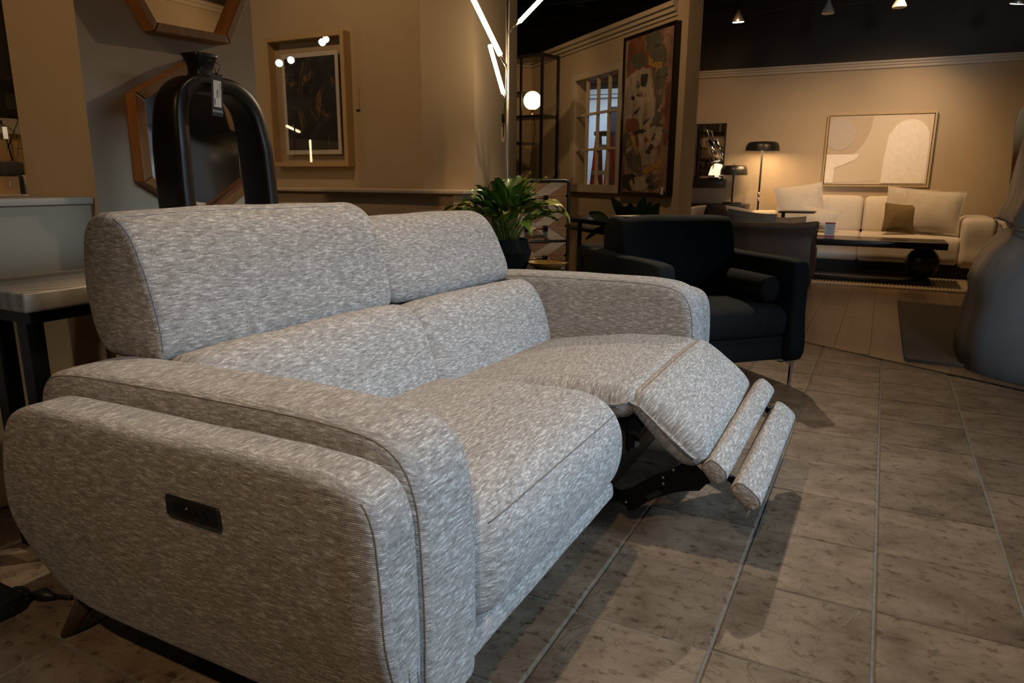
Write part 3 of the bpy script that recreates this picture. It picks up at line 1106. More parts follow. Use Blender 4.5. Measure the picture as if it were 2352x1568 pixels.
for dx in (-0.5, -0.2, 0.1):
    mb.tube([(cx_ + hw * dx - 0.004, 0.6797, cz_ - 0.004), (cx_ + hw * dx + 0.004, 0.6797, cz_), (cx_ + hw * dx - 0.004, 0.6797, cz_ + 0.004)], 0.0009, 5)
mb.build('control_button', 'black_metal', pa)
mb = MB().lathe([(0.0025, 0), (0.002, 0.001)], 10, (cx_ - hw * 0.12, 0.6797, cz_ + hh_ * 0.25), Matrix.Rotation(pi / 2, 4, 'X'))
mb.build('indicator', 'rivet_steel', pa)

# back shell
shell = [(-1.27, 0.14), (-1.25, 0.30), (-1.30, 0.50), (-1.36, 0.570), (-1.42, 0.578), (-1.465, 0.565), (-1.482, 0.50), (-1.488, 0.30), (-1.48, 0.15), (-1.40, 0.13)]
Pillow(shell, 0.955, 2.49, 0.02, wob=0.001).build('back_shell', FB, SO)

head = [(-1.268, 0.600), (-1.270, 0.650), (-1.285, 0.720), (-1.306, 0.790), (-1.330, 0.838), (-1.360, 0.868), (-1.405, 0.884), (-1.445, 0.880), (-1.478, 0.860),
        (-1.497, 0.82), (-1.505, 0.75), (-1.500, 0.68), (-1.484, 0.615), (-1.455, 0.582), (-1.40, 0.575), (-1.32, 0.575), (-1.283, 0.580)]


def shear(y0, y1, dx0, dx1):
    def f(q):
        u = (q.y - y0) / (y1 - y0)
        return Vector((q.x + dx0 + (dx1 - dx0) * u, q.y, q.z))
    return f


hn = Pillow(head, 0.948, 1.712, 0.018, r1=0.045, bulge=0.007, wob=0.0022, n=6, seg=8, deform=shear(0.945, 1.716, -0.03, 0.008))
ho = hn.build('headrest', FB, SO)
hn.seam('seam', 'seam_blue', ho, 0, r=0.0011, cond=lambda q: q.x > -1.42 and q.z > 0.60)
MB().tube(run(hn, -1.385, 0.885, 8, 10), 0.0010, 6).build('seam', 'seam_blue', ho)
headf = [(x if z < .65 else x - 0.02 * (z - .65) / .2, 0.575 + (z - 0.575) * 0.83) for x, z in head]
hf = Pillow(headf, 1.738, 2.474, 0.065, r1=0.04, bulge=0.007, wob=0.0022, n=6, seg=9, deform=shear(1.738, 2.474, -0.040, 0.0))
hfo = hf.build('headrest', FB, SO)
lum = [(-1.102, 0.300), (-1.100, 0.36), (-1.112, 0.43), (-1.138, 0.505), (-1.165, 0.555), (-1.195, 0.584), (-1.225, 0.595), (-1.262, 0.592), (-1.30, 0.575), (-1.325, 0.52),
       (-1.33, 0.40), (-1.30, 0.29), (-1.20, 0.27), (-1.13, 0.275)]
ln = Pillow(lum, 0.952, 1.716, 0.04, bulge=0.008, wob=0.0026, n=6, seg=8, deform=shear(0.952, 1.722, -0.02, 0.0))
lo_ = ln.build('back_cushion', FB, SO)
lf = Pillow([(x + 0.004, z - 0.018) for x, z in lum], 1.736, 2.482, 0.07, r1=0.04, bulge=0.008, wob=0.0026, n=6, seg=9, deform=shear(1.736, 2.482, -0.042, 0.012))
lf.build('back_cushion', FB, SO)

seat = [(-1.18, 0.370), (-1.10, 0.388), (-0.98, 0.406), (-0.84, 0.417), (-0.71, 0.419), (-0.64, 0.413), (-0.59, 0.397), (-0.558, 0.368), (-0.540, 0.330), (-0.535, 0.285),
        (-0.541, 0.235), (-0.556, 0.195), (-0.585, 0.172), (-0.66, 0.165), (-0.85, 0.165), (-1.05, 0.17), (-1.18, 0.19), (-1.22, 0.28)]
sn = Pillow(seat, 0.940, 1.716, 0.105, r1=0.05, bulge=0.006, wob=0.002, n=7, seg=9)
so_ = sn.build('seat_cushion', FB, SO)
sn.seam('seam', 'seam_thread', so_, 1, r=0.0008, cond=lambda q: q.x > -0.60 and q.z > 0.2)
# the welt across the front of the seat
mb = MB().tube(run(sn, -0.553, 0.372, 8, 9), 0.0014, 6)
mb.build('seam', 'seam_thread', so_)
skirt = [(-0.575, 0.118), (-0.562, 0.130), (-0.560, 0.150), (-0.566, 0.168), (-0.60, 0.176), (-0.75, 0.176), (-0.80, 0.15), (-0.75, 0.116), (-0.62, 0.114)]
Pillow(skirt, 0.948, 1.712, 0.018, wob=0.001).build('front_rail', FB, SO)

seatf = [(-1.18, 0.325), (-1.08, 0.355), (-0.97, 0.382), (-0.84, 0.403), (-0.70, 0.416), (-0.60, 0.420), (-0.545, 0.417), (-0.522, 0.400), (-0.524, 0.372), (-0.545, 0.342),
         (-0.60, 0.325), (-0.72, 0.300), (-0.90, 0.26), (-1.08, 0.22), (-1.20, 0.22), (-1.23, 0.27)]
fs_ = Pillow(seatf, 1.726, 2.484, 0.05, bulge=0.005, wob=0.002, n=7, seg=9)
fso = fs_.build('seat_cushion', FB, SO)
pad = [(-0.535, 0.412), (-0.505, 0.417), (-0.465, 0.398), (-0.420, 0.366), (-0.380, 0.334), (-0.352, 0.306), (-0.338, 0.280), (-0.338, 0.255), (-0.356, 0.236), (-0.392, 0.232),
       (-0.432, 0.252), (-0.478, 0.290), (-0.525, 0.338), (-0.553, 0.372), (-0.556, 0.395)]
fp = Pillow(pad, 1.738, 2.476, 0.045, bulge=0.005, wob=0.002, n=7, seg=9)
fpo = fp.build('footrest_pad', FB, SO)
fp.seam('seam', 'seam_thread', fpo, 0, r=0.0008, cond=lambda q: q.x > -0.50 and q.z < 0.27)
mb = MB().tube(run(fp, -0.512, 0.419, 8, 9), 0.0012, 6)
mb.build('seam', 'seam_thread', fpo)


def bar(p0, p1, w, h_, ang):
    ca, sa = cos(ang), sin(ang)
    prof = []
    for k in range(14):
        a = 2 * pi * k / 14
        x = w / 2 * math.copysign(abs(cos(a)) ** 0.62, cos(a))
        z = h_ / 2 * math.copysign(abs(sin(a)) ** 0.62, sin(a)) * (1.0 if sin(a) > 0 else 0.72)
        prof.append((x * ca - z * sa, x * sa + z * ca))

    def df(q):
        u = (q.y - p0[1]) / (p1[1] - p0[1])
        return Vector((q.x + p0[0] + (p1[0] - p0[0]) * u, q.y, q.z + p0[2] + (p1[2] - p0[2]) * u))
    return Pillow(prof, p0[1], p1[1], 0.010, deform=df, wob=0.0008, cap_puff=0.002)


b1 = bar((-0.313, 1.745, 0.230), (-0.297, 2.465, 0.268), 0.068, 0.058, radians(-40))
b1o = b1.build('footrest_bar', FB, SO)
b1.seam('seam', 'seam_thread', b1o, 0, r=0.0014, cond=lambda q: True)
b2 = bar((-0.232, 1.745, 0.180), (-0.228, 2.460, 0.194), 0.084, 0.056, radians(-38))
b2o = b2.build('footrest_bar', FB, SO)
b2.seam('seam', 'seam_thread', b2o, 0, r=0.0014, cond=lambda q: True)

# scissor mechanism below the raised footrest
YM = 1.800
outl = [(1400, 1108), (1412, 1122), (1425, 1127), (1450, 1121), (1470, 1109), (1505, 1090), (1540, 1080), (1560, 1068), (1590, 1062), (1612, 1082), (1632, 1110), (1622, 1112),
        (1606, 1127), (1596, 1127), (1570, 1128), (1545, 1132), (1510, 1142), (1484, 1154), (1455, 1172), (1444, 1173), (1426, 1152), (1412, 1150), (1392, 1152)]
pts = [at(px, py, y=YM) for px, py in outl]
me_ = MB().prism(pts, (0, 0.006, 0)).build('mechanism_plate', 'steel_black', SO, 'black steel recline mechanism plate')
for px, py in ((1547, 1079), (1523, 1096), (1523.5, 1110.5), (1437.5, 1153)):
    MB().lathe([(0.0040, -0.002), (0.0036, 0.002), (0.001, 0.003)], 10, at(px, py, y=YM), Matrix.Rotation(pi / 2, 4, 'X')).build('rivet', 'rivet_steel', me_)
q0, q1, q2, q3 = (at(px, py, y=YM - 0.001) for px, py in ((1482, 1139), (1509, 1125), (1522, 1131), (1491, 1149)))
mb = MB()
for k in range(6):
    u0, u1 = (k + 0.25) / 6, (k + 0.6) / 6
    a0, a1 = q0.lerp(q3, u0), q1.lerp(q2, u0)
    c0_, c1_ = q0.lerp(q3, u1), q1.lerp(q2, u1)
    mb.prism([a0, a1, c1_, c0_], (0, -0.0006, 0))
mb.build('label_print', 'grey_metal', me_, 'lines of fine grey print on the black mechanism plate')
mp_far = MB().prism([Vector((q.x, 2.42, q.z)) for q in pts], (0, 0.006, 0)).build('mechanism_plate', 'steel_black', SO)
mb = MB()
mb.box((-0.62, 1.80, 0.16), (-0.585, 2.42, 0.19))
mb.build('mechanism_rail', 'steel_black', SO)
mb = MB().tube([at(1445, 965, y=1.80), at(1480, 955, y=1.80)], 0.016, 8)
mb2 = MB().prism([at(px, py, y=1.79) for px, py in ((1440, 950), (1462, 962), (1475, 985), (1470, 995), (1448, 985), (1436, 1000), (1434, 975))], (0, 0.03, 0))
mb2.build('mechanism_bracket', 'steel_black', SO)
MB().prism([at(px, py, y=1.79) for px, py in ((1437, 1000), (1452, 1005), (1466, 1015), (1460, 1028), (1447, 1030), (1444, 1042), (1436, 1030))], (0, 0.02, 0)).build('mechanism_hook', 'steel_black', SO)
MB().prism([at(px, py, y=1.788) for px, py in ((1459, 1012), (1472, 1016), (1466, 1026), (1457, 1028))], (0, 0.006, 0)).build('mechanism_clip', 'grey_metal', SO)
# links that tie the two bars and the pad to the plates
for y in (1.815, 2.40):
    u = (y - 1.745) / 0.72
    a = Vector((-0.313 + 0.016 * u, y, 0.222 + 0.038 * u)); b_ = Vector((-0.232, y, 0.172 + 0.014 * u)); c = Vector((-0.40, y, 0.262))
    MB().tube([c + Vector((0, 0, -0.012)), a + Vector((0, 0, -0.012)), b_ + Vector((0, 0, -0.006))], 0.008, 8, flat=1.4).build('footrest_link', 'steel_black', SO)
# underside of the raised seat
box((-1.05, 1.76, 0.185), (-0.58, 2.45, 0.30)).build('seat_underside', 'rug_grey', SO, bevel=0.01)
box((-0.66, 1.77, 0.105), (-0.60, 2.45, 0.15)).build('frame_rail', 'black_wood', SO)
# tapered splayed feet
for x, y, sx, sy in ((-1.385, 0.81, -0.075, -0.037), (-0.66, 0.83, 0.045, -0.035), (-1.36, 2.63, -0.07, 0.035), (-0.66, 2.61, 0.045, 0.035)):
    mb = MB()
    n = 14
    vs = []
    for z, r_, u in ((0.0, 0.014, 1.0), (0.004, 0.0155, 0.98), (0.13, 0.030, 0.0)):
        for k in range(n):
            a = 2 * pi * k / n
            vs.append((x + sx * u + r_ * cos(a), y + sy * u + r_ * sin(a), z))
    fs = [(i * n + k, i * n + (k + 1) % n, (i + 1) * n + (k + 1) % n, (i + 1) * n + k) for i in range(2) for k in range(n)]
    fs += [list(range(n))[::-1], [2 * n + k for k in range(n)]]
    mb.add(vs, fs, smooth=True).build('leg', 'leg_wood', SO)

# ------------------------------------------------------------------ console table, sculptural vase, mirrors
T = thing('console_table', 'console table with pale marble top and black legs behind the loveseat', 'table', (-1.87, 1.75, 0))
rbox((-1.995, 0.935, 0.645), (-1.745, 2.62, 0.692), 0.006, 2).build('tabletop', 'marble_top', T)
MB().box((-1.975, 0.955, 0.615), (-1.765, 2.60, 0.6455)).build('apron', 'black_metal', T)
for x in (-1.955, -1.825):
    for y in (0.955, 2.56):
        box((x, y, 0), (x + 0.04, y + 0.04, 0.616)).build('leg', 'black_metal', T)
for y in (0.955, 2.56):
    box((-1.916, y + 0.005, 0.05), (-1.824, y + 0.035, 0.08)).build('stretcher', 'black_metal', T)

V = thing('ring_vase', 'dark lacquered open-ring vase with flared neck, standing on the marble console', 'vase', (-1.875, 1.60, 0.692))
path = [(1.482, 0.765), (1.474, 0.86), (1.472, 0.98), (1.476, 1.10), (1.493, 1.180), (1.540, 1.221), (1.62, 1.229), (1.70, 1.220), (1.760, 1.170), (1.788, 1.07), (1.800, 0.95),
        (1.804, 0.85), (1.797, 0.77), (1.75, 0.730), (1.64, 0.723), (1.53, 0.730)]
cp_ = catmull([Vector((0, a, b_)) for a, b_ in path], 6)
n = len(cp_)
vs, fs = [], []
K = 20
for i, q in enumerate(cp_):
    d = (cp_[(i + 1) % n] - cp_[i - 1]).normalized()
    s = Vector((0, d.z, -d.y))
    hx = 0.062 - 0.012 * max(0, (q.z - 1.05) / 0.16)
    hr = 0.0255
    for k in range(K):
        a = 2 * pi * k / K
        ex = math.copysign(abs(cos(a)) ** 0.42, cos(a)) * hx
        er = math.copysign(abs(sin(a)) ** 0.42, sin(a)) * hr
        vs.append(Vector((-1.875 + ex, q.y, q.z)) + s * er)
for i in range(n):
    j = (i + 1) % n
    for k in range(K):
        fs.append((i * K + k, i * K + (k + 1) % K, j * K + (k + 1) % K, j * K + k))
MB().add(vs, fs, smooth=True).build('ring', 'vase_lacquer', V)
mb = MB()
vs, fs = [], []
prof = [(0.052, 1.228), (0.035, 1.245), (0.029, 1.262), (0.030, 1.280), (0.037, 1.303), (0.043, 1.315), (0.034, 1.314), (0.026, 1.28), (0.024, 1.25)]
for r_, z in prof:
    for k in range(24):
        a = 2 * pi * k / 24
        e = 0.35
        vs.append((-1.875 + r_ * math.copysign(abs(cos(a)) ** e, cos(a)), 1.600 + r_ * math.copysign(abs(sin(a)) ** e, sin(a)), z))
for i in range(len(prof) - 1):
    for k in range(24):
        fs.append((i * 24 + k, i * 24 + (k + 1) % 24, (i + 1) * 24 + (k + 1) % 24, (i + 1) * 24 + k))
mb.add(vs, fs, smooth=True).build('neck', 'vase_lacquer', V)
box((-1.915, 1.53, 0.692), (-1.835, 1.69, 0.715)).build('foot', 'vase_lacquer', V, bevel=0.006)

# swing tag on the vase
tx = -1.802
tg = [at(485, 181, x=tx), at(505, 180, x=tx), at(515, 256, x=tx), at(488, 257, x=tx)]
tc_ = sum(tg, Vector()) / 4
TG = thing('swing_tag', 'navy swing tag with white sticker hanging on the dark ring vase', 'tag', tc_)
w_, h2 = 0.019, 0.066
ux = Vector((0, 1, -0.05)).normalized(); uz = Vector((0, 0.07, 1)).normalized()


def tpt(a, b_, e=0.0):
    return tc_ + ux * a + uz * b_ + Vector((e, 0, 0))


def tcard(a0, b0, a1, b1, e0, e1):
    return MB().prism([tpt(a0, b0, e0), tpt(a1, b0, e0), tpt(a1, b1, e0), tpt(a0, b1, e0)], (e1 - e0, 0, 0))


tcard(-0.0205, -0.060, 0.0205, 0.062, 0, 0.0012).build('card', 'tag_navy', TG)
tcard(-0.0135, -0.034, 0.0145, 0.042, 0.0012, 0.0016).build('sticker', 'paper_white', TG, 'white price sticker')


def text(name, body, size, loc, xdir, ydir, mat, parent, depth=0.0004, label=None, align='CENTER'):
    cu = bpy.data.curves.new(name, 'FONT')
    cu.body, cu.size, cu.extrude = body, size, depth
    cu.align_x, cu.align_y = align, 'CENTER'
    tmp = bpy.data.objects.new(name, cu)
    COL.objects.link(tmp)
    dg = bpy.context.evaluated_depsgraph_get()
    dg.update()
    me = bpy.data.meshes.new_from_object(tmp.evaluated_get(dg))
    bpy.data.objects.remove(tmp)
    xd, yd = Vector(xdir).normalized(), Vector(ydir).normalized()
    zd = xd.cross(yd)
    M = Matrix((xd, yd, zd)).transposed().to_4x4()
    M.translation = Vector(loc)
    inv = ROOT.get(parent.name, Matrix()).inverted() if parent else Matrix()
    me.transform(inv @ M)
    me.materials.clear()
    me.materials.append(MATS[mat])
    o = bpy.data.objects.new(name, me)
    COL.objects.link(o)
    if parent:
        o.parent = parent
    if label:
        o['label'] = label
    return o


text('lettering', 'RENWIL', 0.0105, tpt(0.001, -0.047, 0.0014), ux, uz, 'ink_white', TG, label='white brand lettering on the navy tag')
text('lettering', 'STA664', 0.0075, tpt(0.0005, 0.004, 0.0018), uz, -ux, 'ink_dark', TG, label='dark item code printed up the sticker')
tcard(-0.0105, -0.030, -0.0075, -0.010, 0.0016, 0.0018).build('barcode', 'ink_dark', TG)
tcard(0.0085, -0.004, 0.0100, 0.034, 0.0016, 0.0018).build('small_print', 'grey_metal', TG)
MB().tube([tpt(0.0, 0.058, 0.001), tpt(-0.012, 0.085, 0.004), tpt(-0.010, 0.098, -0.02), tpt(0.012, 0.100, -0.02), tpt(0.012, 0.085, 0.004), tpt(0.0, 0.058, 0.001)], 0.0012, 6).build('string', 'black_plastic', TG)


def hex_mirror(name, label, pts, wid, dep, parts_label=None):
    """pts: outline on the pier face (y,z), counter-clockwise"""
    c = sum((Vector((0, a, b_)) for a, b_ in pts), Vector()) / len(pts)
    r = thing(name, label, 'mirror', (PX, c.y, c.z))
    O = [Vector((0, a, b_)) for a, b_ in pts]
    n = len(O)
    I = []
    for i in range(n):
        e0 = (O[i] - O[i - 1]).normalized(); e1 = (O[(i + 1) % n] - O[i]).normalized()
        n0, n1 = Vector((0, -e0.z, e0.y)), Vector((0, -e1.z, e1.y))
        if n0.dot(c - O[i]) < 0:
            n0, n1 = -n0, -n1
        bis = (n0 + n1).normalized()
        I.append(O[i] + bis * wid / max(bis.dot(n0), 0.3))
    for i in range(n):
        j = (i + 1) % n
        g = 0.0006
        d = (O[j] - O[i]).normalized() * g
        mb = MB().prism([O[i] + d + Vector((PX + 0.001, 0, 0)), O[j] - d + Vector((PX + 0.001, 0, 0)), I[j] - d + Vector((PX + 0.001, 0, 0)), I[i] + d + Vector((PX + 0.001, 0, 0))], (dep, 0, 0))
        mb.build('frame_rail', 'frame_walnut', r, bevel=0.004)
    mb = MB().prism([q + (c - q) * -0.03 + Vector((PX + 0.010, 0, 0)) for q in I], (0.006, 0, 0))
    mb.build('glass', 'mirror_glass', r, 'mirror glass')
    return r


hex_mirror('hexagon_mirror', 'hexagonal walnut-framed wall mirror hung behind the dark ring vase', [(1.572, 0.938), (1.822, 0.795), (2.070, 0.938), (2.070, 1.216), (1.836, 1.362), (1.572, 1.218)], 0.034, 0.052)
hex_mirror('hexagon_mirror', 'upper walnut-framed hexagonal mirror cut off by the top of the photo', [(1.665, 1.412), (1.972, 1.420), (2.115, 1.665), (1.955, 1.905), (1.650, 1.900), (1.512, 1.650)], 0.030, 0.052)
# wall hook beside the upper mirror
tag(MB().tube([at(551, 2, x=PX), at(551, 2, x=PX) + Vector((0.02, 0, 0)), at(551, 2, x=PX) + Vector((0.022, 0, 0.012))], 0.003, 8).build('wall_hook', 'black_metal'),
    'small black hook on the wall right of the upper hexagonal mirror', 'hook')

# ------------------------------------------------------------------ framed print on the picture wall
PY = 4.0
p_tl, p_br = at(617, 95, y=PY), at(818, 383, y=PY)
x0, x1, z0, z1 = -3.955, -3.255, 1.028, 1.893
FR = thing('framed_print', 'oak-framed dark marbled print floating behind glass on the tan wall', 'picture', ((x0 + x1) / 2, PY, z0))
fw, fd = 0.030, 0.075
for lo, hi in (((x0, PY - fd, z0), (x0 + fw, PY - 0.001, z1)), ((x1 - fw, PY - fd, z0), (x1, PY - 0.001, z1)), ((x0 + fw, PY - fd, z0), (x1 - fw, PY - 0.001, z0 + fw)), ((x0 + fw, PY - fd, z1 - fw), (x1 - fw, PY - 0.001, z1))):
    box(lo, hi).build('frame_rail', 'frame_oak', FR, bevel=0.003)
a, b_ = at(650, 126, y=PY - 0.03), at(790, 346, y=PY - 0.03)
mx0, mx1, mz0, mz1 = -3.835, -3.335, 1.112, 1.782
box((mx0, PY - 0.040, mz0), (mx1, PY - 0.036, mz1)).build('mat_board', 'paper_white', FR, 'white mat border')
box((mx0 + 0.027, PY - 0.0415, mz0 + 0.030), (mx1 - 0.027, PY - 0.040, mz1 - 0.030)).build('print', 'marbled_print', FR, 'black and gold marbled print')
box((x0 + fw, PY - 0.006, z0 + fw), (x1 - fw, PY - 0.002, z1 - fw)).build('back_board', 'wall_beige', FR)
box((x0 + fw, PY - 0.070, z0 + fw), (x1 - fw, PY - 0.067, z1 - fw)).build('glass', 'clear_glass', FR)
q = at(822, 222, y=PY)
tl = thing('price_label', 'narrow paper price label on the wall right of the framed print', 'label', (q.x, PY, q.z))
box((q.x - 0.012, PY - 0.004, q.z - 0.085), (q.x + 0.012, PY - 0.001, q.z + 0.055)).build('card', 'paper_tan', tl)
box((q.x - 0.014, PY - 0.006, q.z - 0.092), (q.x + 0.016, PY - 0.002, q.z - 0.082)).build('clip', 'tag_navy', tl, 'dark blue clip')

# ------------------------------------------------------------------ LED tree lamp
LY = 3.42
pt = at(1166, 3, y=LY); pb = at(1163.5, 469, y=LY)
LX = (pt.x + pb.x) / 2
LT = thing('led_floor_lamp', 'slender silver floor lamp with three glowing tube branches beside the peace lily', 'lamp', (LX, LY, 0))
MB().lathe([(0.14, 0.0), (0.14, 0.012), (0.135, 0.016), (0.012, 0.018)], 32, (LX, LY, 0)).build('base', 'silver_pole', LT)
MB().tube([(LX, LY, 0.016), (LX, LY, pt.z)], 0.0085, 12).build('pole', 'silver_pole', LT)


def led(p, q, arm, dy, r):
    a, b_ = at(*p, y=LY + dy), at(*q, y=LY + dy * 0.5)
    MB().tube([a, b_], r, 12).build('tube', 'led_tube', LT, 'glowing LED tube')
    if arm:
        c = at(*arm, y=LY)
        MB().tube([b_, c], 0.007, 10).build('branch', 'silver_pole', LT)
    return a, b_


led((1066, -45), (1149, 126), (1164, 154), -0.10, 0.0125)
led((1125, 104), (1156, 214), (1163, 235), 0.06, 0.0105)
led((1258, -18), (1193, 50), (1167, 76), 0.10, 0.0105)
q = at(1158, 268, y=LY)
dm = MB().tube([(LX - 0.006, LY - 0.004, q.z + 0.10), q + Vector((0, 0, 0.03)), q + Vector((-0.004, 0, -0.10))], 0.0028, 6)
dm.build('cord', 'black_plastic', LT)
MB().rbox((q.x - 0.010, LY - 0.012, q.z - 0.03), (q.x + 0.008, LY - 0.002, q.z + 0.015), 0.003, 2).build('dimmer', 'black_plastic', LT)
q2 = at(1156, 305, y=LY)
MB().prism([q2 + Vector((-0.012, 0, 0.03)), q2 + Vector((0.012, 0, 0.035)), q2 + Vector((0.006, 0, -0.045)), q2 + Vector((-0.014, 0, -0.045))], (0, 0.001, 0)).build('price_tag', 'paper_tan', LT)

# ------------------------------------------------------------------ side table, peace lily, amber dish
SX, SY, SZ = -1.56, 3.16, 0.516
ST = thing('side_table', 'round black side table carrying the peace lily beyond the far armrest', 'table', (SX, SY, 0))
MB().lathe([(0.215, SZ - 0.016), (0.22, SZ - 0.012), (0.22, SZ - 0.003), (0.216, SZ)], 48, (SX, SY, 0)).build('tabletop', 'black_paint', ST)
MB().lathe([(0.018, 0.012), (0.018, SZ - 0.016)], 16, (SX, SY, 0)).build('pedestal', 'black_metal', ST)
MB().lathe([(0.15, 0), (0.15, 0.010), (0.02, 0.014)], 40, (SX, SY, 0)).build('base', 'black_metal', ST)
PXc, PYc = -1.655, 3.17
PL = thing('peace_lily', 'leafy peace lily in a ribbed black faceted pot on the round side table', 'plant', (PXc, PYc, SZ))
mb = MB()
prof = [(0.100, 0.0), (0.105, 0.006), (0.129, 0.088), (0.106, 0.150), (0.101, 0.150), (0.095, 0.135)]
NR = 72
vs, fs = [], []
for r_, z in prof:
    for k in range(NR * 2):
        a = 2 * pi * k / (NR * 2)
        rr = r_ * (1.0 - (0.022 if k % 2 else 0.0) * (1 if z < 0.149 else 0.3))
        vs.append((PXc + rr * cos(a), PYc + rr * sin(a), SZ + z))
M2 = NR * 2
for i in range(len(prof) - 1):
    for k in range(M2):
        fs.append((i * M2 + k, i * M2 + (k + 1) % M2, (i + 1) * M2 + (k + 1) % M2, (i + 1) * M2 + k))
fs.append(list(range(M2))[::-1])
fs.append([(len(prof) - 1) * M2 + k for k in range(M2)])
mb.add(vs, fs).build('pot', 'pot_black', PL, 'ribbed black pot widest at mid height')
MB().lathe([(0.0, 0.138), (0.094, 0.136)], 32, (PXc, PYc, SZ), close=False).build('soil', 'soil', PL)


def leaf_blade(base, tip_dir, stem_len, blen, bwid, lean, droop, twist):
    """a petiole rising from base, then an arching pointed blade with a folded midrib"""
    side = Vector((-tip_dir.y, tip_dir.x, 0))
    pts = []
    n1, n2 = 6, 9
    ang = pi / 2 - lean * 0.35
    p = base.copy()
    for k in range(n1):
        pts.append(p.copy())
        d = tip_dir * cos(ang) + Vector((0, 0, sin(ang)))
        p += d * stem_len / n1
        ang -= lean * 0.65 / n1
    vs, fs = [], []
    mb = MB()
    spts = pts + [p.copy()]
    mb_st = spts
    bl = []
    for k in range(n2 + 1):
        u = k / n2
        w = bwid * (sin(pi * min(1, u * 0.98 + 0.02) ** 0.78)) ** 0.9 * (1 - 0.15 * u)
        d = tip_dir * cos(ang) + Vector((0, 0, sin(ang)))
        nrm = (side.cross(d)).normalized()
        if nrm.z < 0:
            nrm = -nrm
        s = (side * cos(twist) + nrm * sin(twist)).normalized()
        up = (nrm * cos(twist) - side * sin(twist)).normalized()
        wav = 0.006 * sin(u * 14 + twist * 7)
        bl.append((p + s * w + up * (w * 0.30 + wav), p + s * w * 0.5 + up * w * 0.10, p.copy(), p - s * w * 0.5 + up * w * 0.10, p - s * w + up * (w * 0.30 - wav)))
        p += d * blen / n2
        ang -= droop / n2
    for row in bl:
        vs += list(row)
    for k in range(n2):
        for c in range(4):
            fs.append((k * 5 + c, k * 5 + c + 1, (k + 1) * 5 + c + 1, (k + 1) * 5 + c))
    return spts, vs, fs


rnd = random.Random(21)
for i in range(78):
    az = rnd.uniform(0, 2 * pi)
    tdir = Vector((cos(az), sin(az), 0))
    rad = rnd.uniform(0.0, 0.06)
    base = Vector((PXc, PYc, SZ + 0.13)) + tdir * rad
    out = rnd.random()
    lean = 0.15 + 1.15 * out
    stem_len = rnd.uniform(0.10, 0.20) * (1.0 if i > 20 else 1.12)
    blen = rnd.uniform(0.12, 0.19)
    bw = rnd.uniform(0.020, 0.036)
    if i < 14:
        lean, stem_len, blen, bw = rnd.uniform(0.05, 0.45), rnd.uniform(0.13, 0.21), rnd.uniform(0.14, 0.19), rnd.uniform(0.028, 0.037)
    sp, vs, fs = leaf_blade(base, tdir, stem_len, blen, bw, lean, rnd.uniform(0.5, 1.5), rnd.uniform(-0.5, 0.5))
    yel = rnd.random() < 0.16
    lf_ = MB().add(vs, fs, smooth=True).build('leaf', 'leaf_yellow' if yel else 'leaf_green', PL, recalc=False)
    if yel:
        lf_['label'] = 'yellowing leaf'
    MB().tube(sp, [0.0032 - 0.0003 * k for k in range(len(sp))], 5).build('stem', 'stem_green', lf_)
# long tired leaves hanging to the right
for i, (az, sl, bl_, dr) in enumerate(((0.55, 0.18, 0.25, 2.3), (0.25, 0.20, 0.26, 2.7), (0.85, 0.17, 0.24, 2.0), (3.5, 0.16, 0.22, 1.5))):
    tdir = Vector((cos(az), sin(az), 0))
    sp, vs, fs = leaf_blade(Vector((PXc, PYc, SZ + 0.13)) + tdir * 0.04, tdir, sl, bl_, 0.017, 0.85, dr, 0.3)
    lf_ = MB().add(vs, fs, smooth=True).build('leaf', 'leaf_yellow' if i < 2 else 'leaf_green', PL, recalc=False)
    MB().tube(sp, [0.0032 - 0.0003 * k for k in range(len(sp))], 5).build('stem', 'stem_green', lf_)
DXc, DYc = -1.455, 3.235
AD = thing('glass_dish', 'shallow amber glass dish on the side table beside the black pot', 'dish', (DXc, DYc, SZ))
MB().lathe([(0.035, 0), (0.06, 0.004), (0.098, 0.030), (0.104, 0.036), (0.100, 0.036), (0.060, 0.010), (0.0, 0.006)], 48, (DXc, DYc, SZ + 0.0005)).build('bowl', 'amber_glass', AD)
MB().tube([(DXc + 0.102 * cos(2 * pi * k / 48), DYc + 0.102 * sin(2 * pi * k / 48), SZ + 0.0365) for k in range(48)], 0.0022, 6, closed=True).build('rim', 'black_metal', AD)

# ------------------------------------------------------------------ chest of drawers with chevron fronts
CH = thing('chest_of_drawers', 'tall grey-metal framed chest with brown and whitewashed chevron drawers behind the lily', 'chest', (-1.795, 3.805, 0), radians(45))
# local: x along the front (right), y into the chest, front at y=0
CW, CHH, CD = 0.435, 0.955, 0.30
hw = CW / 2
mb = MB()
mb.tube([(-hw + 0.008, 0, 0), (-hw + 0.008, 0, CHH - 0.04), (-hw + 0.014, 0, CHH - 0.016), (-hw + 0.035, 0, CHH - 0.008), (hw - 0.035, 0, CHH - 0.008), (hw - 0.014, 0, CHH - 0.016), (hw - 0.008, 0, CHH - 0.04), (hw - 0.008, 0, 0)], 0.0085, 8)
mb.build('front_frame', 'grey_metal', CH, local=True)
MB().box((-hw + 0.012, 0.008, 0.06), (hw - 0.012, CD, CHH - 0.012)).build('carcass', 'black_metal', CH, local=True)
for s in (-1, 1):
    box((s * (hw - 0.016) - 0.008, CD - 0.02, 0), (s * (hw - 0.016) + 0.008, CD, 0.07)).build('leg', 'grey_metal', CH, local=True)
nd = 5
dh = (CHH - 0.10) / nd
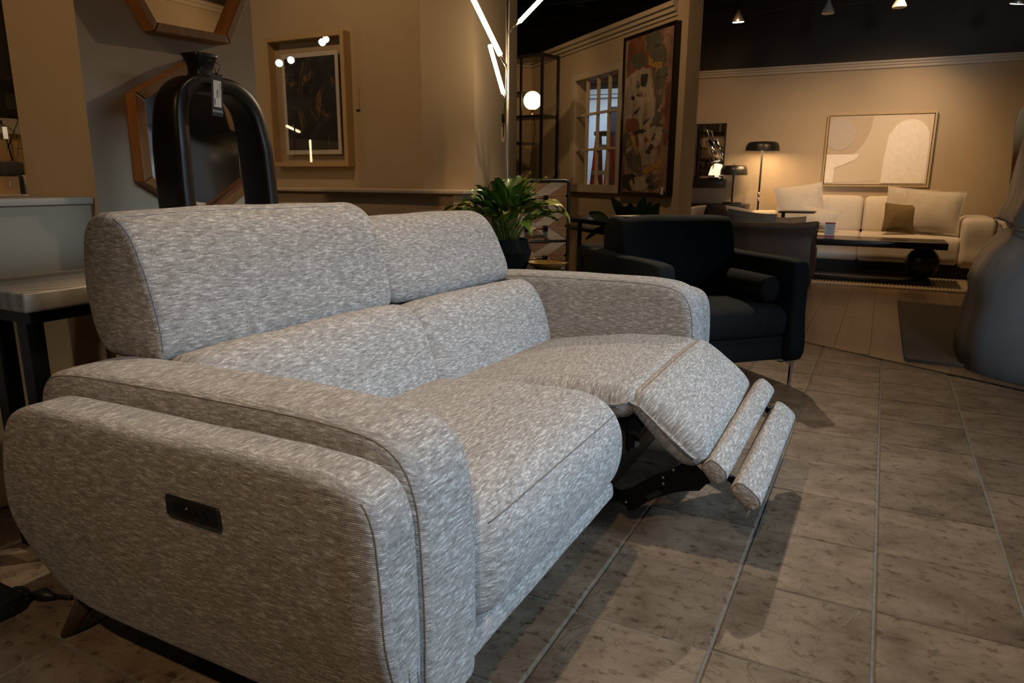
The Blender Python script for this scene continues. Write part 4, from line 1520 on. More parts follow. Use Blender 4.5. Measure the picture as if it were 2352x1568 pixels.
for k in range(nd):
    zt = CHH - 0.018 - k * 0.1735
    zb = zt - 0.158
    MB().tube([(-hw + 0.012, 0.0, zb - 0.008), (hw - 0.012, 0.0, zb - 0.008)], 0.006, 8).build('rail', 'grey_metal', CH, local=True)
    dr = box((-hw + 0.020, 0.004, zb), (hw - 0.020, 0.010, zt)).build('drawer', 'black_wood', CH, local=True)
    zm = (zb + zt) / 2
    kk = 0.62
    wdt = 0.066
    for sx in (-1, 1):
        for sz in (-1, 1):
            rect = [(0, 0), (hw - 0.021, 0), (hw - 0.021, (zt - zb) / 2), (0, (zt - zb) / 2)]
            # bands  z - kk*x between constants (in the folded quadrant)
            for j in range(-4, 3):
                c0_, c1_ = j * wdt + 0.018, (j + 1) * wdt + 0.018
                pl_ = clip(rect, (-kk, 1), c1_ - 0.0008)
                if len(pl_) >= 3:
                    pl_ = clip(pl_, (kk, -1), -c0_ - 0.0008)
                if len(pl_) >= 3 and poly_area(pl_) > 4e-5:
                    P3 = [Vector((sx * (a * 0.998 + 0.0004), 0.004, zm + sz * (b_ * 0.998 + 0.0004))) for a, b_ in pl_]
                    MB().prism(P3, (0, -0.0035 - 0.001 * ((j + (sx > 0) + 2 * (sz > 0)) % 3), 0)).build('slat', 'drawer_white' if j % 2 else 'drawer_brown', dr, local=True)
    hd = MB()
    hd.tube([(-0.048, -0.028, zm - 0.012), (0.048, -0.028, zm - 0.012)], 0.005, 8)
    hdo = hd.build('handle', 'brass', dr, local=True)
    for s in (-1, 1):
        MB().rbox((s * 0.058 - 0.012, -0.036, zm - 0.028), (s * 0.058 + 0.012, 0.001, zm + 0.006), 0.005, 2).build('handle_mount', 'black_metal', dr, local=True)

# ------------------------------------------------------------------ charcoal armchair
AC = thing('armchair', 'charcoal fabric armchair with bolster and chrome legs, behind the loveseat', 'armchair', (-0.545, 3.255, 0), radians(-45))
ROT45 = ROOT[AC.name]
CF = 'charcoal_fabric'


def L45(a, y, b_):
    return Vector((a, y, b_))


def arm_prof(x0_, x1_, z0_, z1_, r_=0.03):
    return [(x1_, z0_), (x1_ + 0.004, (z0_ + z1_) / 2), (x1_, z1_ - r_), (x1_ - r_ * 0.4, z1_ - r_ * 0.3), (x1_ - r_, z1_), ((x0_ + x1_) / 2, z1_ + 0.002), (x0_ + r_, z1_), (x0_, z1_ - r_), (x0_, (z0_ + z1_) / 2), (x0_, z0_), ((x0_ + x1_) / 2, z0_)]


Pillow(arm_prof(-0.86, 0.0, 0.135, 0.598), -0.395, -0.305, 0.018, wob=0.001).build('armrest', CF, AC, local=True)
Pillow(arm_prof(-0.86, 0.0, 0.135, 0.598), 0.305, 0.395, 0.018, wob=0.001).build('armrest', CF, AC, local=True)
Pillow(arm_prof(-0.88, -0.72, 0.135, 0.62), -0.395, 0.395, 0.02, wob=0.001).build('back_frame', CF, AC, local=True)
bc = [(-0.47, 0.39), (-0.455, 0.48), (-0.475, 0.60), (-0.505, 0.725), (-0.530, 0.762), (-0.57, 0.772), (-0.665, 0.766), (-0.705, 0.73), (-0.715, 0.60), (-0.70, 0.45), (-0.66, 0.38), (-0.56, 0.37)]
Pillow(bc, -0.322, 0.322, 0.022, bulge=0.006, wob=0.003).build('back_cushion', CF, AC, local=True)
sc_ = [(-0.55, 0.25), (-0.55, 0.36), (-0.45, 0.394), (-0.30, 0.402), (-0.12, 0.395), (-0.025, 0.372), (0.0, 0.335), (0.0, 0.29), (-0.015, 0.256), (-0.10, 0.248), (-0.30, 0.247)]
Pillow(sc_, -0.302, 0.302, 0.03, bulge=0.004, wob=0.002).build('seat_cushion', CF, AC, local=True)
rbox((-0.70, -0.305, 0.135), (-0.018, 0.305, 0.248), 0.01, 2).build('front_rail', CF, AC, local=True)
for x, y in ((-0.035, 0.345), (-0.035, -0.345), (-0.82, 0.345), (-0.82, -0.345)):
    mb = MB()
    s = 1 if y > 0 else -1
    mb.prism([(x + 0.01, y + s * 0.03, 0.135), (x - 0.008, y + s * 0.03, 0.135), (x - 0.004, y + s * 0.022, 0.0), (x + 0.006, y + s * 0.022, 0.0)], (0, -s * 0.012, 0))
    mb.prism([(x + 0.004, y + s * 0.03, 0.135), (x + 0.004, y - s * 0.10, 0.135), (x + 0.004, y - s * 0.03, 0.122), (x + 0.004, y + s * 0.010, 0.10), (x + 0.004, y + s * 0.022, 0.0)], (0.004, 0, 0))
    mb.build('leg', 'chrome', AC, local=True)
n_c = 20
bo = thing('bolster', 'charcoal cylindrical bolster lying along the right arm of the armchair', 'cushion', tuple(ROT45 @ Vector((-0.26, 0.235, 0.403))), radians(-45))
mb = MB()
mb.lathe([(0.0, -0.205), (0.04, -0.204), (0.056, -0.196), (0.0605, -0.18), (0.062, 0), (0.0605, 0.18), (0.056, 0.196), (0.04, 0.204), (0.0, 0.205)], 28, (0, 0, 0.062), Matrix.Rotation(pi / 2, 4, 'Y'))
mb.build('cover', CF, bo, local=True)
for s in (-1, 1):
    MB().tube([(s * 0.198, 0.055 * cos(2 * pi * k / 24), 0.062 + 0.055 * sin(2 * pi * k / 24)) for k in range(24)], 0.0022, 6, closed=True).build('piping', CF, bo, local=True)
a_ = ROT45 @ Vector((-0.615, -0.20, 0.775))
pp = thing('care_card', 'pale folded card lying on top of the charcoal armchair back', 'card', tuple(a_), radians(-38))
MB().prism([(-0.05, -0.09, 0.0), (0.05, -0.08, 0.0), (0.03, 0.10, 0.0), (-0.05, 0.07, 0.0)], (0, 0, 0.002)).build('sheet', 'paper_tan', pp, local=True)

# plant with broad paddle leaves behind the armchair
tb = thing('console_shelf', 'dark narrow wall console standing behind the charcoal armchair', 'table', (-1.80, 4.78, 0), radians(-42))
rbox((-0.42, -0.11, 0.655), (0.42, 0.11, 0.685), 0.004, 2).build('tabletop', 'black_wood', tb, local=True)
rbox((-0.42, -0.11, 0.600), (0.42, 0.11, 0.612), 0.003, 2).build('shelf', 'black_wood', tb, local=True)
for x in (-0.40, 0.40):
    for y in (-0.09, 0.09):
        box((x - 0.012, y - 0.012, 0), (x + 0.012, y + 0.012, 0.655)).build('leg', 'black_metal', tb, local=True)
OP = at(1440, 520, y=4.70)
op = thing('orchid_plant', 'dark green paddle-leaved plant showing above the charcoal armchair back', 'plant', (OP.x, OP.y, 0.686))
MB().lathe([(0.05, 0.0), (0.065, 0.01), (0.075, 0.09), (0.070, 0.09), (0.06, 0.02)], 28, (OP.x, OP.y, 0.686)).build('pot', 'pot_black', op)
for (tx_, ty_, bx_, by_, w_) in ((1353, 488, 1398, 515, 0.034), (1404, 455, 1436, 505, 0.030), (1446, 465, 1449, 510, 0.036), (1481, 450, 1464, 510, 0.034), (1495, 463, 1475, 512, 0.034), (1514, 464, 1488, 515, 0.034), (1345, 550, 1390, 520, 0.012)):
    a = Vector((OP.x, OP.y, 0.77)); tp = at(tx_, ty_, y=OP.y - 0.03); b0 = at(bx_, by_, y=OP.y - 0.02)
    ctr = [a, b0, b0.lerp(tp, 0.5) + Vector((0, 0, 0.01)), tp]
    cc = catmull(ctr, 5, closed=False)
    vs, fs = [], []
    for k, q in enumerate(cc):
        u = k / (len(cc) - 1)
        wv = 0.006 + w_ * max(0, sin(pi * max(0, (u - 0.25) / 0.75) ** 0.8)) if u < 1 else 0.002
        d = (cc[min(k + 1, len(cc) - 1)] - cc[max(k - 1, 0)]).normalized()
        s = d.cross(Vector((0.45, -0.87, 0.1))).normalized()
        nr = s.cross(d)
        vs += [q + s * wv + nr * 0.010, q, q - s * wv + nr * 0.010]
    for k in range(len(cc) - 1):
        fs += [(k * 3, k * 3 + 1, k * 3 + 4, k * 3 + 3), (k * 3 + 1, k * 3 + 2, k * 3 + 5, k * 3 + 4)]
    MB().add(vs, fs, smooth=True).build('leaf', 'leaf_dark', op, recalc=False)

# ------------------------------------------------------------------ painting on the diagonal wall
def dwq(px, py, off=0.0):
    q = dw(px, py)
    return q - DNr * off


pa_, pb_ = dw(1437, 300), dw(1553, 300)
pz1 = (dw(1440, 92).z + dw(1555, 50).z) / 2
pz0 = (dw(1431, 445).z + dw(1530, 448).z) / 2
AB = thing('abstract_painting', 'tall abstract painting in beige, rust and gold in a dark frame on the diagonal wall', 'painting', (pa_.x, pa_.y, pz0))
A0 = Vector((pa_.x, pa_.y, 0)); AL = (pb_ - pa_).to_2d().length
fd2 = 0.052


def apr(u0, u1, z0_, z1_, o0, o1):
    p, q = A0 + DD * u0, A0 + DD * u1
    mb = MB().prism([p - DNr * o0 + Vector((0, 0, z0_)), q - DNr * o0 + Vector((0, 0, z0_)), q - DNr * o0 + Vector((0, 0, z1_)), p - DNr * o0 + Vector((0, 0, z1_))], -DNr * (o1 - o0))
    return mb


for u0, u1, za, zb in ((0, 0.018, pz0, pz1), (AL - 0.018, AL, pz0, pz1), (0.018, AL - 0.018, pz0, pz0 + 0.018), (0.018, AL - 0.018, pz1 - 0.018, pz1)):
    apr(u0, u1, za, zb, 0.001, fd2).build('frame_rail', 'black_wood', AB)
apr(0.018, AL - 0.018, pz0 + 0.018, pz1 - 0.018, 0.010, fd2 - 0.014).build('canvas', 'abstract_paint', AB)


def smear(pts, mat, name='brush_stroke', lift=0.001, label=None):
    W_, H_ = AL - 0.05, pz1 - pz0 - 0.05
    rr = random.Random(len(pts) * 13 + int(pts[0][0] * 1000))
    P_ = catmull([Vector((a, b2, 0)) for a, b2 in pts], 5)
    P3 = []
    for q in P_:
        q = q + Vector((rr.uniform(-1, 1) * 0.022, rr.uniform(-1, 1) * 0.009, 0))
        u = min(max(q.x, 0), 1); v_ = min(max(q.y, 0), 1)
        P3.append(A0 + DD * (0.025 + u * W_) - DNr * (fd2 - 0.014) + Vector((0, 0, pz0 + 0.025 + (1 - v_) * H_)))
    return MB().prism(P3, -DNr * lift).build(name, mat, AB, label)


smear([(0.05, .02), (0.5, .0), (0.55, .18), (0.35, .22), (0.05, .2)], 'smear_rust', lift=0.0006)
smear([(0.7, .0), (1, .0), (1, .33), (0.85, .30), (0.8, .12)], 'smear_pink', lift=0.0006)
smear([(0.4, .03), (0.72, .01), (0.78, .08), (0.55, .10), (0.42, .08)], 'smear_grey')
smear([(0.08, .13), (0.4, .11), (0.48, .17), (0.3, .20), (0.1, .17)], 'smear_grey')
smear([(0.5, .11), (0.8, .10), (0.86, .19), (0.62, .21)], 'smear_grey')
smear([(0.0, .28), (0.25, .21), (0.55, .23), (0.6, .33), (0.7, .48), (0.62, .66), (0.7, .80), (0.5, .82), (0.35, .66), (0.3, .56), (0.0, .52)], 'smear_pale', lift=0.0014)
smear([(0.35, .25), (0.5, .26), (0.45, .33), (0.36, .30)], 'smear_dark', lift=0.0022)
smear([(0.62, .26), (0.9, .24), (0.82, .40), (0.8, .55), (0.66, .56), (0.7, .40)], 'smear_grey', lift=0.0018)
smear([(0.88, .35), (1, .33), (1, .60), (0.92, .72), (0.88, .5)], 'smear_rust', lift=0.0018)
smear([(0.05, .53), (0.3, .52), (0.36, .57), (0.3, .62), (0.1, .64)], 'smear_rust', lift=0.0018)
smear([(0.0, .62), (0.22, .63), (0.42, .78), (0.5, .88), (0.3, .88), (0.08, .78)], 'smear_grey', lift=0.002)
smear([(0.4, .62), (0.86, .60), (0.84, .68), (0.45, .70)], 'smear_pale', lift=0.0026)
smear([(0.02, .91), (0.2, .88), (0.42, .93), (0.35, .99), (0.05, .97)], 'smear_dark', lift=0.0018)
smear([(0.55, .92), (0.8, .90), (0.82, .97), (0.6, .98)], 'smear_grey', lift=0.0018)
smear([(0.2, .94), (0.45, .90), (0.62, .97), (0.4, 1.0), (0.25, .99)], 'smear_pale', lift=0.0022)
smear([(0.84, .70), (0.97, .66), (0.97, .98), (0.86, .99)], 'smear_pink', lift=0.0016)
dr_r = random.Random(5)
for k in range(34):
    u, v_ = dr_r.uniform(.05, .95), dr_r.uniform(.03, .97)
    w_, h3, an_ = dr_r.uniform(.03, .10), dr_r.uniform(.012, .045), dr_r.uniform(0, pi)
    smear([(u + w_ * cos(b3) * cos(an_) - h3 * sin(b3) * sin(an_), v_ + 0.4 * (w_ * cos(b3) * sin(an_) + h3 * sin(b3) * cos(an_))) for b3 in [2 * pi * q_ / 7 for q_ in range(7)]],
          dr_r.choice(['smear_pale', 'smear_pale', 'smear_grey', 'smear_rust', 'smear_dark', 'smear_pink']), lift=0.0028)
for p in ([(0.50, .145), (0.56, .15), (0.62, .185), (0.80, .205), (0.78, .232), (0.66, .215), (0.52, .195)], [(0.18, .60), (0.23, .615), (0.30, .68), (0.36, .75), (0.32, .745), (0.24, .675)], [(0.50, .855), (0.72, .83), (0.86, .795), (0.86, .835), (0.74, .855), (0.52, .88)]):
    smear(p, 'gold_leaf', 'gold_leaf_patch', 0.003, 'gold leaf patch')
q = dwq(1536, 438, 0.06)
tag(MB().prism([q + Vector((0, 0, -0.03)) - DD * 0.018, q + Vector((0, 0, -0.03)) + DD * 0.018, q + Vector((0, 0, 0.03)) + DD * 0.018, q + Vector((0, 0, 0.03)) - DD * 0.018], -DNr * 0.002).build('price_label', 'paper_white'),
    'small white price label on the lower right corner of the tall abstract painting', 'label')

# ------------------------------------------------------------------ etagere with the globe lamp
EY = 6.0
e1 = at(1246, 118, y=EY); e1.z = 0
ec = thing('etagere', 'tall open black metal etagere in the corner left of the window', 'shelf', (e1.x, e1.y, 0))
q = at(1283, 132, y=EY + 0.24)
er = Vector((q.x, q.y, 0))
dr_ = (er - e1).normalized()
fl_ = Vector((-dr_.y, dr_.x, 0))
if fl_.x > 0:
    fl_ = -fl_
dep = (er - e1).length
WD = 0.62
eh = at(1246, 120, y=EY).z
cor = [e1, er, er + fl_ * WD, e1 + fl_ * WD]
for q in cor:
    MB().box((q.x - 0.011, q.y - 0.011, 0), (q.x + 0.011, q.y + 0.011, eh)).build('post', 'black_metal', ec)


def slab(z0_, z1_, u0=0.0, u1=1.0, nm='shelf'):
    a, b_ = e1 + fl_ * WD * u0, er + fl_ * WD * u0
    c, d = er + fl_ * WD * u1, e1 + fl_ * WD * u1
    return MB().prism([v_ + Vector((0, 0, z0_)) for v_ in (a, b_, c, d)], (0, 0, z1_ - z0_)).build(nm, 'black_wood', ec)


slab(eh - 0.03, eh, nm='top_frame')
zs = at(1246, 262, y=EY).z
slab(zs - 0.024, zs)
z_ = at(1200, 208, y=EY).z
slab(z_ - 0.018, z_, 0.38, 1.0)
z_ = at(1200, 325, y=EY).z
slab(z_ - 0.018, z_, 0.38, 1.0)
slab(0.40, 0.42); slab(0.06, 0.08)
MB().box((cor[0] + fl_ * WD * 0.4).to_tuple()[:2] + (0.4,), tuple((cor[0] + fl_ * WD * 0.4 + Vector((0.018, 0.018, eh - 0.02))))).build('divider_post', 'black_metal', ec)
gc = at(1223, 231, y=EY + 0.10)
gl = thing('globe_lamp', 'small lit opal globe lamp standing on the etagere shelf', 'lamp', (gc.x, gc.y, zs))
MB().lathe([(0.0, -0.078), (0.03, -0.0745)] + [(0.081 * sin(a), -0.081 * cos(a)) for a in [0.45 + k * (pi - 0.45) / 16 for k in range(16)]] + [(0.0, 0.081)], 32, gc).build('globe', 'globe_glow', gl)
MB().lathe([(0.028, zs), (0.030, zs + 0.006), (0.010, zs + 0.010), (0.012, gc.z - 0.085), (0.022, gc.z - 0.078)], 20, (gc.x, gc.y, 0)).build('base', 'brass', gl)
MB().tube([gc + Vector((0.0, 0.02, -0.10)), gc + Vector((-0.03, 0.13, -0.25)), gc + Vector((-0.09, 0.15, -0.6)), gc + Vector((-0.12, 0.16, -1.0))], 0.003, 6).build('cord', 'black_plastic', gl)

# ------------------------------------------------------------------ stepladder seen through the interior window
lb = at(1386, 330, y=8.1)
LD = thing('stepladder', 'red stepladder with pale treads seen through the interior window', 'ladder', (lb.x, lb.y, 0))
zt = at(1378, 312, y=8.1).z
for s in (-1, 1):
    for yy, lean in ((0.0, -0.30), (0.05, 0.30)):
        a = Vector((lb.x + s * 0.075, lb.y + yy, zt)); b_ = Vector((lb.x + s * 0.10, lb.y + yy + lean, 0))
        MB().prism([b_ + Vector((-0.03, 0, 0)), b_ + Vector((0.03, 0, 0)), a + Vector((0.026, 0, 0)), a + Vector((-0.026, 0, 0))], (0, 0.022, 0)).build('rail', 'ladder_red', LD)
for k in range(5):
    z_ = zt - 0.10 - k * 0.29
    u = (zt - z_) / zt
    box((lb.x - 0.075 - 0.025 * u, lb.y - 0.30 * u - 0.04, z_ - 0.05), (lb.x + 0.075 + 0.025 * u, lb.y - 0.30 * u + 0.04, z_)).build('tread', 'ladder_alu', LD)
box((lb.x - 0.10, lb.y - 0.06, zt), (lb.x + 0.10, lb.y + 0.12, zt + 0.05)).build('top_cap', 'black_plastic', LD, bevel=0.01)
q = at(1412, 300, y=8.6)
tag(MB().box((q.x - 0.07, 8.58, 0), (q.x + 0.06, 8.64, at(1412, 245, y=8.6).z)).box((q.x + 0.07, 8.58, 0), (q.x + 0.10, 8.60, at(1412, 262, y=8.6).z)).build('black_door_panel', 'black_paint'),
    'black upright door panel behind the red stepladder through the window', 'panel')

# ------------------------------------------------------------------ white sofa room
WS = thing('white_sofa', 'long cream linen sofa under the pale relief painting', 'sofa', (-0.13, 8.6, 0))
WL = 'white_linen'


def sofa_arm(x0_, x1_, nm='armrest'):
    pr = [(8.14, 0.15), (8.13, 0.35), (8.135, 0.52), (8.16, 0.585), (8.22, 0.605), (8.6, 0.61), (8.98, 0.605), (9.05, 0.58), (9.07, 0.4), (9.07, 0.16), (8.6, 0.145)]
    return Pillow(pr, x0_, x1_, 0.05, wob=0.003, place=lambda a, y, b_: Vector((y, a, b_))).build(nm, WL, WS)


sofa_arm(0.70, 0.985)
sofa_arm(-1.36, -1.08)
pr = [(8.16, 0.17), (8.14, 0.27), (8.155, 0.385), (8.21, 0.420), (8.4, 0.43), (8.8, 0.42), (9.0, 0.40), (9.02, 0.25), (9.0, 0.155), (8.5, 0.15)]
Pillow(pr, -1.08, -0.19, 0.03, wob=0.003, place=lambda a, y, b_: Vector((y, a, b_))).build('seat_cushion', WL, WS)
Pillow(pr, -0.19, 0.70, 0.03, wob=0.003, place=lambda a, y, b_: Vector((y, a, b_))).build('seat_cushion', WL, WS)
pr = [(8.62, 0.42), (8.60, 0.55), (8.64, 0.70), (8.70, 0.775), (8.76, 0.79), (8.83, 0.76), (8.87, 0.60), (8.86, 0.45), (8.78, 0.40)]
Pillow(pr, -1.07, -0.195, 0.05, bulge=0.01, wob=0.004, place=lambda a, y, b_: Vector((y, a, b_))).build('back_cushion', WL, WS)
Pillow(pr, -0.185, 0.69, 0.05, bulge=0.01, wob=0.004, place=lambda a, y, b_: Vector((y, a, b_))).build('back_cushion', WL, WS)
rbox((-1.10, 8.88, 0.15), (0.72, 9.10, 0.66), 0.03, 3).build('back_frame', WL, WS)
box((-1.28, 8.26, 0.0), (0.90, 9.0, 0.15)).build('plinth', 'black_wood', WS)


def pillow(name, label, c, w, h_, t_, mat, yaw=0, lean=0.0, tilt=0.0, cat='cushion', group=None):
    """knife-edge scatter cushion standing on its lower edge"""
    r = thing(name, label, cat, c)
    n = 12
    vs, fs = [], []
    for s in (1, -1):
        for i in range(n + 1):
            for j in range(n + 1):
                u, v_ = i / n * 2 - 1, j / n * 2 - 1
                pin = 1 - 0.10 * (1 - v_ * v_) * abs(u) - 0.0
                x = u * w / 2 * (1 - 0.07 * (1 - v_ * v_))
                z = v_ * h_ / 2 * (1 - 0.07 * (1 - u * u))
                d = (max(0, 1 - u ** 2) ** 0.55) * (max(0, 1 - v_ ** 2) ** 0.55)
                q = Vector((x, s * t_ / 2 * d, z))
                q.y += 0.010 * noise.noise(Vector((x * 9, z * 9, s * 3 + c[0] * 7))) * d
                vs.append(q)
    for s in range(2):
        o_ = s * (n + 1) ** 2
        for i in range(n):
            for j in range(n):
                f = (o_ + i * (n + 1) + j, o_ + (i + 1) * (n + 1) + j, o_ + (i + 1) * (n + 1) + j + 1, o_ + i * (n + 1) + j + 1)
                fs.append(f if s == 0 else f[::-1])
    M = Matrix.Rotation(yaw, 4, 'Z') @ Matrix.Rotation(lean, 4, 'X') @ Matrix.Rotation(tilt, 4, 'Y')
    vs = [M @ q for q in vs]
    mz = min(q.z for q in vs)
    vs = [q + Vector((0, 0, -mz)) for q in vs]
    MB().add(vs, fs, smooth=True).build('cover', mat, r, local=True)
    ed = []
    for i in range(n):
        ed.append(vs[i * (n + 1)])
    for j in range(n):
        ed.append(vs[n * (n + 1) + j])
    for i in range(n, 0, -1):
        ed.append(vs[i * (n + 1) + n])
    for j in range(n, 0, -1):
        ed.append(vs[j])
    MB().tube(ed, 0.004, 5, closed=True).build('piping', mat, r, local=True)
    return r


pillow('scatter_cushion', 'cream scatter cushion leaning at the right arm of the white sofa', (0.44, 8.32, 0.435), 0.52, 0.44, 0.15, 'cream_pillow', radians(-6), radians(-18), radians(3))
pillow('scatter_cushion', 'cream cushion tucked behind the one at the right arm of the white sofa', (0.24, 8.46, 0.435), 0.46, 0.45, 0.07, 'cream_pillow', radians(4), radians(-16), radians(5))
pillow('scatter_cushion', 'small olive velvet cushion leaning on the white sofa', (0.16, 8.26, 0.435), 0.30, 0.29, 0.10, 'olive_velvet', radians(10), radians(-14), radians(4))
pillow('scatter_cushion', 'crumpled cream cushion at the left end of the white sofa', (-0.80, 8.42, 0.435), 0.50, 0.47, 0.15, 'cream_pillow', radians(16), radians(-20), radians(-8))
pillow('scatter_cushion', 'cream cushion propped low behind the small black drink table', (-0.60, 8.27, 0.435), 0.40, 0.24, 0.11, 'cream_pillow', radians(-8), radians(-30), radians(8))
q = at(2279, 528, y=8.5)
ht = thing('hang_tag', 'red and tan hang tag on the right arm of the white sofa', 'tag', (0.995, 8.5, q.z))
MB().prism([(0.990, 8.47, q.z - 0.06), (0.990, 8.53, q.z - 0.06), (0.990, 8.53, q.z + 0.03), (0.990, 8.50, q.z + 0.06), (0.990, 8.47, q.z + 0.03)], (0.003, 0, 0)).build('card', 'paper_tan', ht)
MB().box((0.9935, 8.47, q.z + 0.01), (0.9945, 8.53, q.z + 0.03)).build('band', 'ink_red', ht)

# coffee table with ball leg
CT = thing('coffee_table', 'long black coffee table resting on a black ball, before the white sofa', 'table', (-0.3, 7.72, 0))
rbox((-0.88, 7.45, 0.352), (0.555, 7.98, 0.412), 0.004, 2).build('tabletop', 'black_wood', CT)
rbox((-0.80, 7.52, 0.0215), (0.46, 7.86, 0.060), 0.004, 2).build('base_slab', 'black_wood', CT)
MB().lathe([(0.147 * sin(a), 0.206 - 0.147 * cos(a)) for a in [k * pi / 24 for k in range(25)]], 40, (0.38, 7.70, 0)).build('ball', 'black_paint', CT)
box((-0.76, 7.62, 0.06), (-0.64, 7.80, 0.353)).build('support', 'black_wood', CT)
q = at(1906, 527, y=7.60)
sg = thing('price_sign', 'clear acrylic price sign with red bands on the black coffee table', 'sign', (q.x, 7.60, 0.412))
box((q.x - 0.045, 7.598, 0.412), (q.x + 0.045, 7.602, 0.560)).build('card', 'paper_white', sg)
box((q.x - 0.045, 7.596, 0.545), (q.x + 0.045, 7.598, 0.560)).build('band', 'ink_red', sg)
box((q.x - 0.045, 7.596, 0.418), (q.x + 0.045, 7.598, 0.434)).build('band', 'ink_red', sg)
for k in range(4):
    box((q.x - 0.03, 7.5965, 0.455 + k * 0.02), (q.x + 0.025, 7.598, 0.459 + k * 0.02)).build('small_print', 'grey_metal', sg)
box((q.x - 0.07, 7.604, 0.412), (q.x + 0.047, 7.607, 0.565)).build('acrylic_stand', 'clear_glass', sg)

# c-shaped drink table
q = at(1832, 487, y=7.86); zc = q.z
dt = thing('drink_table', 'slim black c-shaped drink table at the left end of the white sofa', 'table', (-0.72, 7.9, 0))
xa, xb = at(1790, 487, y=7.9).x, at(1872, 487, y=7.9).x
rbox((xa, 7.82, zc - 0.010), (xb, 8.08, zc + 0.008), 0.003, 2).build('tabletop', 'black_metal', dt)
px_ = at(1799, 495, y=8.06).x
box((px_ - 0.018, 8.04, 0.012), (px_ + 0.018, 8.075, zc - 0.010)).build('post', 'black_metal', dt)
rbox((px_ - 0.02, 8.00, 0.0128), (px_ + 0.30, 8.12, 0.028), 0.003, 2).build('foot', 'black_metal', dt)

# jute rug and dark mat
rg = thing('jute_rug', 'natural woven jute rug under the coffee table and white sofa', 'rug', (0, 8.0, 0))
mb = MB()
mb.box((-1.6, 7.30, 0.0005), (1.35, 8.24, 0.012))
mb.build('weave', 'rug_jute', rg)
mb = MB()
for k in range(98):
    x = -1.6 + 0.015 + k * 0.030
    mb.tube([(x, 7.275, 0.006), (x + 0.006, 7.32, 0.013), (x, 7.42, 0.013), (x, 8.2, 0.013)], 0.0085, 5)
o = mb.build('cord_weave', 'rug_jute', rg); o['kind'] = 'stuff'
dmq = [at(2062, 694, z=0), at(2240, 700, z=0), at(2235, 836, z=0), at(2078, 829, z=0)]
dk = thing('floor_mat', 'dark grey woven mat lying at the edge of the boards', 'rug', tuple(dmq[3]))
xr = 0.95
dm4 = [Vector((0.205, 6.35, 0)), Vector((xr, 6.28, 0)), Vector((xr, 4.22, 0)), Vector((0.192, 4.33, 0))]
dm4 = [dmq[0], Vector((1.0, dmq[0].y - 0.1, 0)), Vector((1.0, dmq[3].y - 0.03, 0)), dmq[3]]
MB().prism([q + Vector((0, 0, 0.0008)) for q in dm4], (0, 0, 0.012)).build('pile', 'rug_grey', dk)
a0, a1 = dm4[3] + Vector((0.01, 0.004, 0.012)), dm4[2] + Vector((0, 0.004, 0.012))
MB().tube([a0, a1], 0.008, 6).build('bound_edge', 'rug_grey', dk)
MB().tube([dm4[3] + Vector((0.004, 0.01, 0.012)), dm4[0] + Vector((0.004, 0, 0.012))], 0.008, 6).build('bound_edge', 'rug_grey', dk)

# relief painting on the back wall
BY = 9.2
x0, x1 = at(1897, 262, y=BY).x + 0.0, at(2142, 262, y=BY).x
tl, tr, br, bl_ = at(1903, 262, y=BY), at(2155, 257, y=BY), at(2130, 432, y=BY), at(1887, 425, y=BY)
x0, x1 = (tl.x + bl_.x) / 2, (tr.x + br.x) / 2
z1, z0 = (tl.z + tr.z) / 2, (bl_.z + br.z) / 2
WA = thing('relief_painting', 'pale textured relief painting of arches and a disc above the white sofa', 'painting', ((x0 + x1) / 2, BY, z0))
t_ = 0.018
for lo, hi in (((x0, BY - 0.06, z0), (x0 + t_, BY - 0.001, z1)), ((x1 - t_, BY - 0.06, z0), (x1, BY - 0.001, z1)), ((x0 + t_, BY - 0.06, z0), (x1 - t_, BY - 0.001, z0 + t_)), ((x0 + t_, BY - 0.06, z1 - t_), (x1 - t_, BY - 0.001, z1))):
    box(lo, hi).build('frame_rail', 'frame_oak', WA)
cx0, cx1, cz0, cz1 = x0 + t_ + 0.008, x1 - t_ - 0.008, z0 + t_ + 0.008, z1 - t_ - 0.008
box((cx0, BY - 0.045, cz0), (cx1, BY - 0.002, cz1)).build('canvas', 'canvas_sand', WA)
CWd, CHt = cx1 - cx0, cz1 - cz0


def rel(pts, mat, nm, th, base=0.045):
    P3 = [Vector((cx0 + min(max(a, 0), 1) * CWd, BY - base, cz0 + min(max(b_, 0), 1) * CHt)) for a, b_ in pts]
    return MB().prism(P3, (0, -th, 0)).build(nm, mat, WA)


def arc_pts(cx__, cz__, rx, rz, a0, a1, n=20):
    return [(cx__ + rx * cos(radians(a0 + (a1 - a0) * k / n)), cz__ + rz * sin(radians(a0 + (a1 - a0) * k / n))) for k in range(n + 1)]


rel([(0, .99)] + arc_pts(0.0, 0.99, 0.43, 0.70, 0, -72) + [(0.10, 0.25), (0.06, 0.40), (0, .42)], 'paint_taupe', 'arc_field', 0.002)
rel(arc_pts(0.115, 0.74, 0.155, 0.24, 0, 360, 40), 'paint_mauve', 'disc', 0.006)
rel([(0, .44), (0.335, .44), (0.30, .37), (0.20, .30), (0.11, .25), (0.09, .24), (0.09, 0.02), (0, 0.02)], 'paint_white', 'bowl_shape', 0.008)
rel([(0.435, .97), (0.625, .99), (0.60, .70), (0.56, .30), (0.53, .05), (0.10, .02), (0.12, .24), (0.25, .32), (0.36, .46), (0.43, .68)], 'canvas_sand', 'sand_field', 0.003)
rel([(0.565, .02), (0.575, .40), (0.60, .75)] + arc_pts(0.795, 0.66, 0.185, 0.27, 165, 15)[0:] + [(0.985, .55), (0.985, .02)], 'paint_white', 'arch_shape', 0.010)
q = at(2092, 438, y=BY)
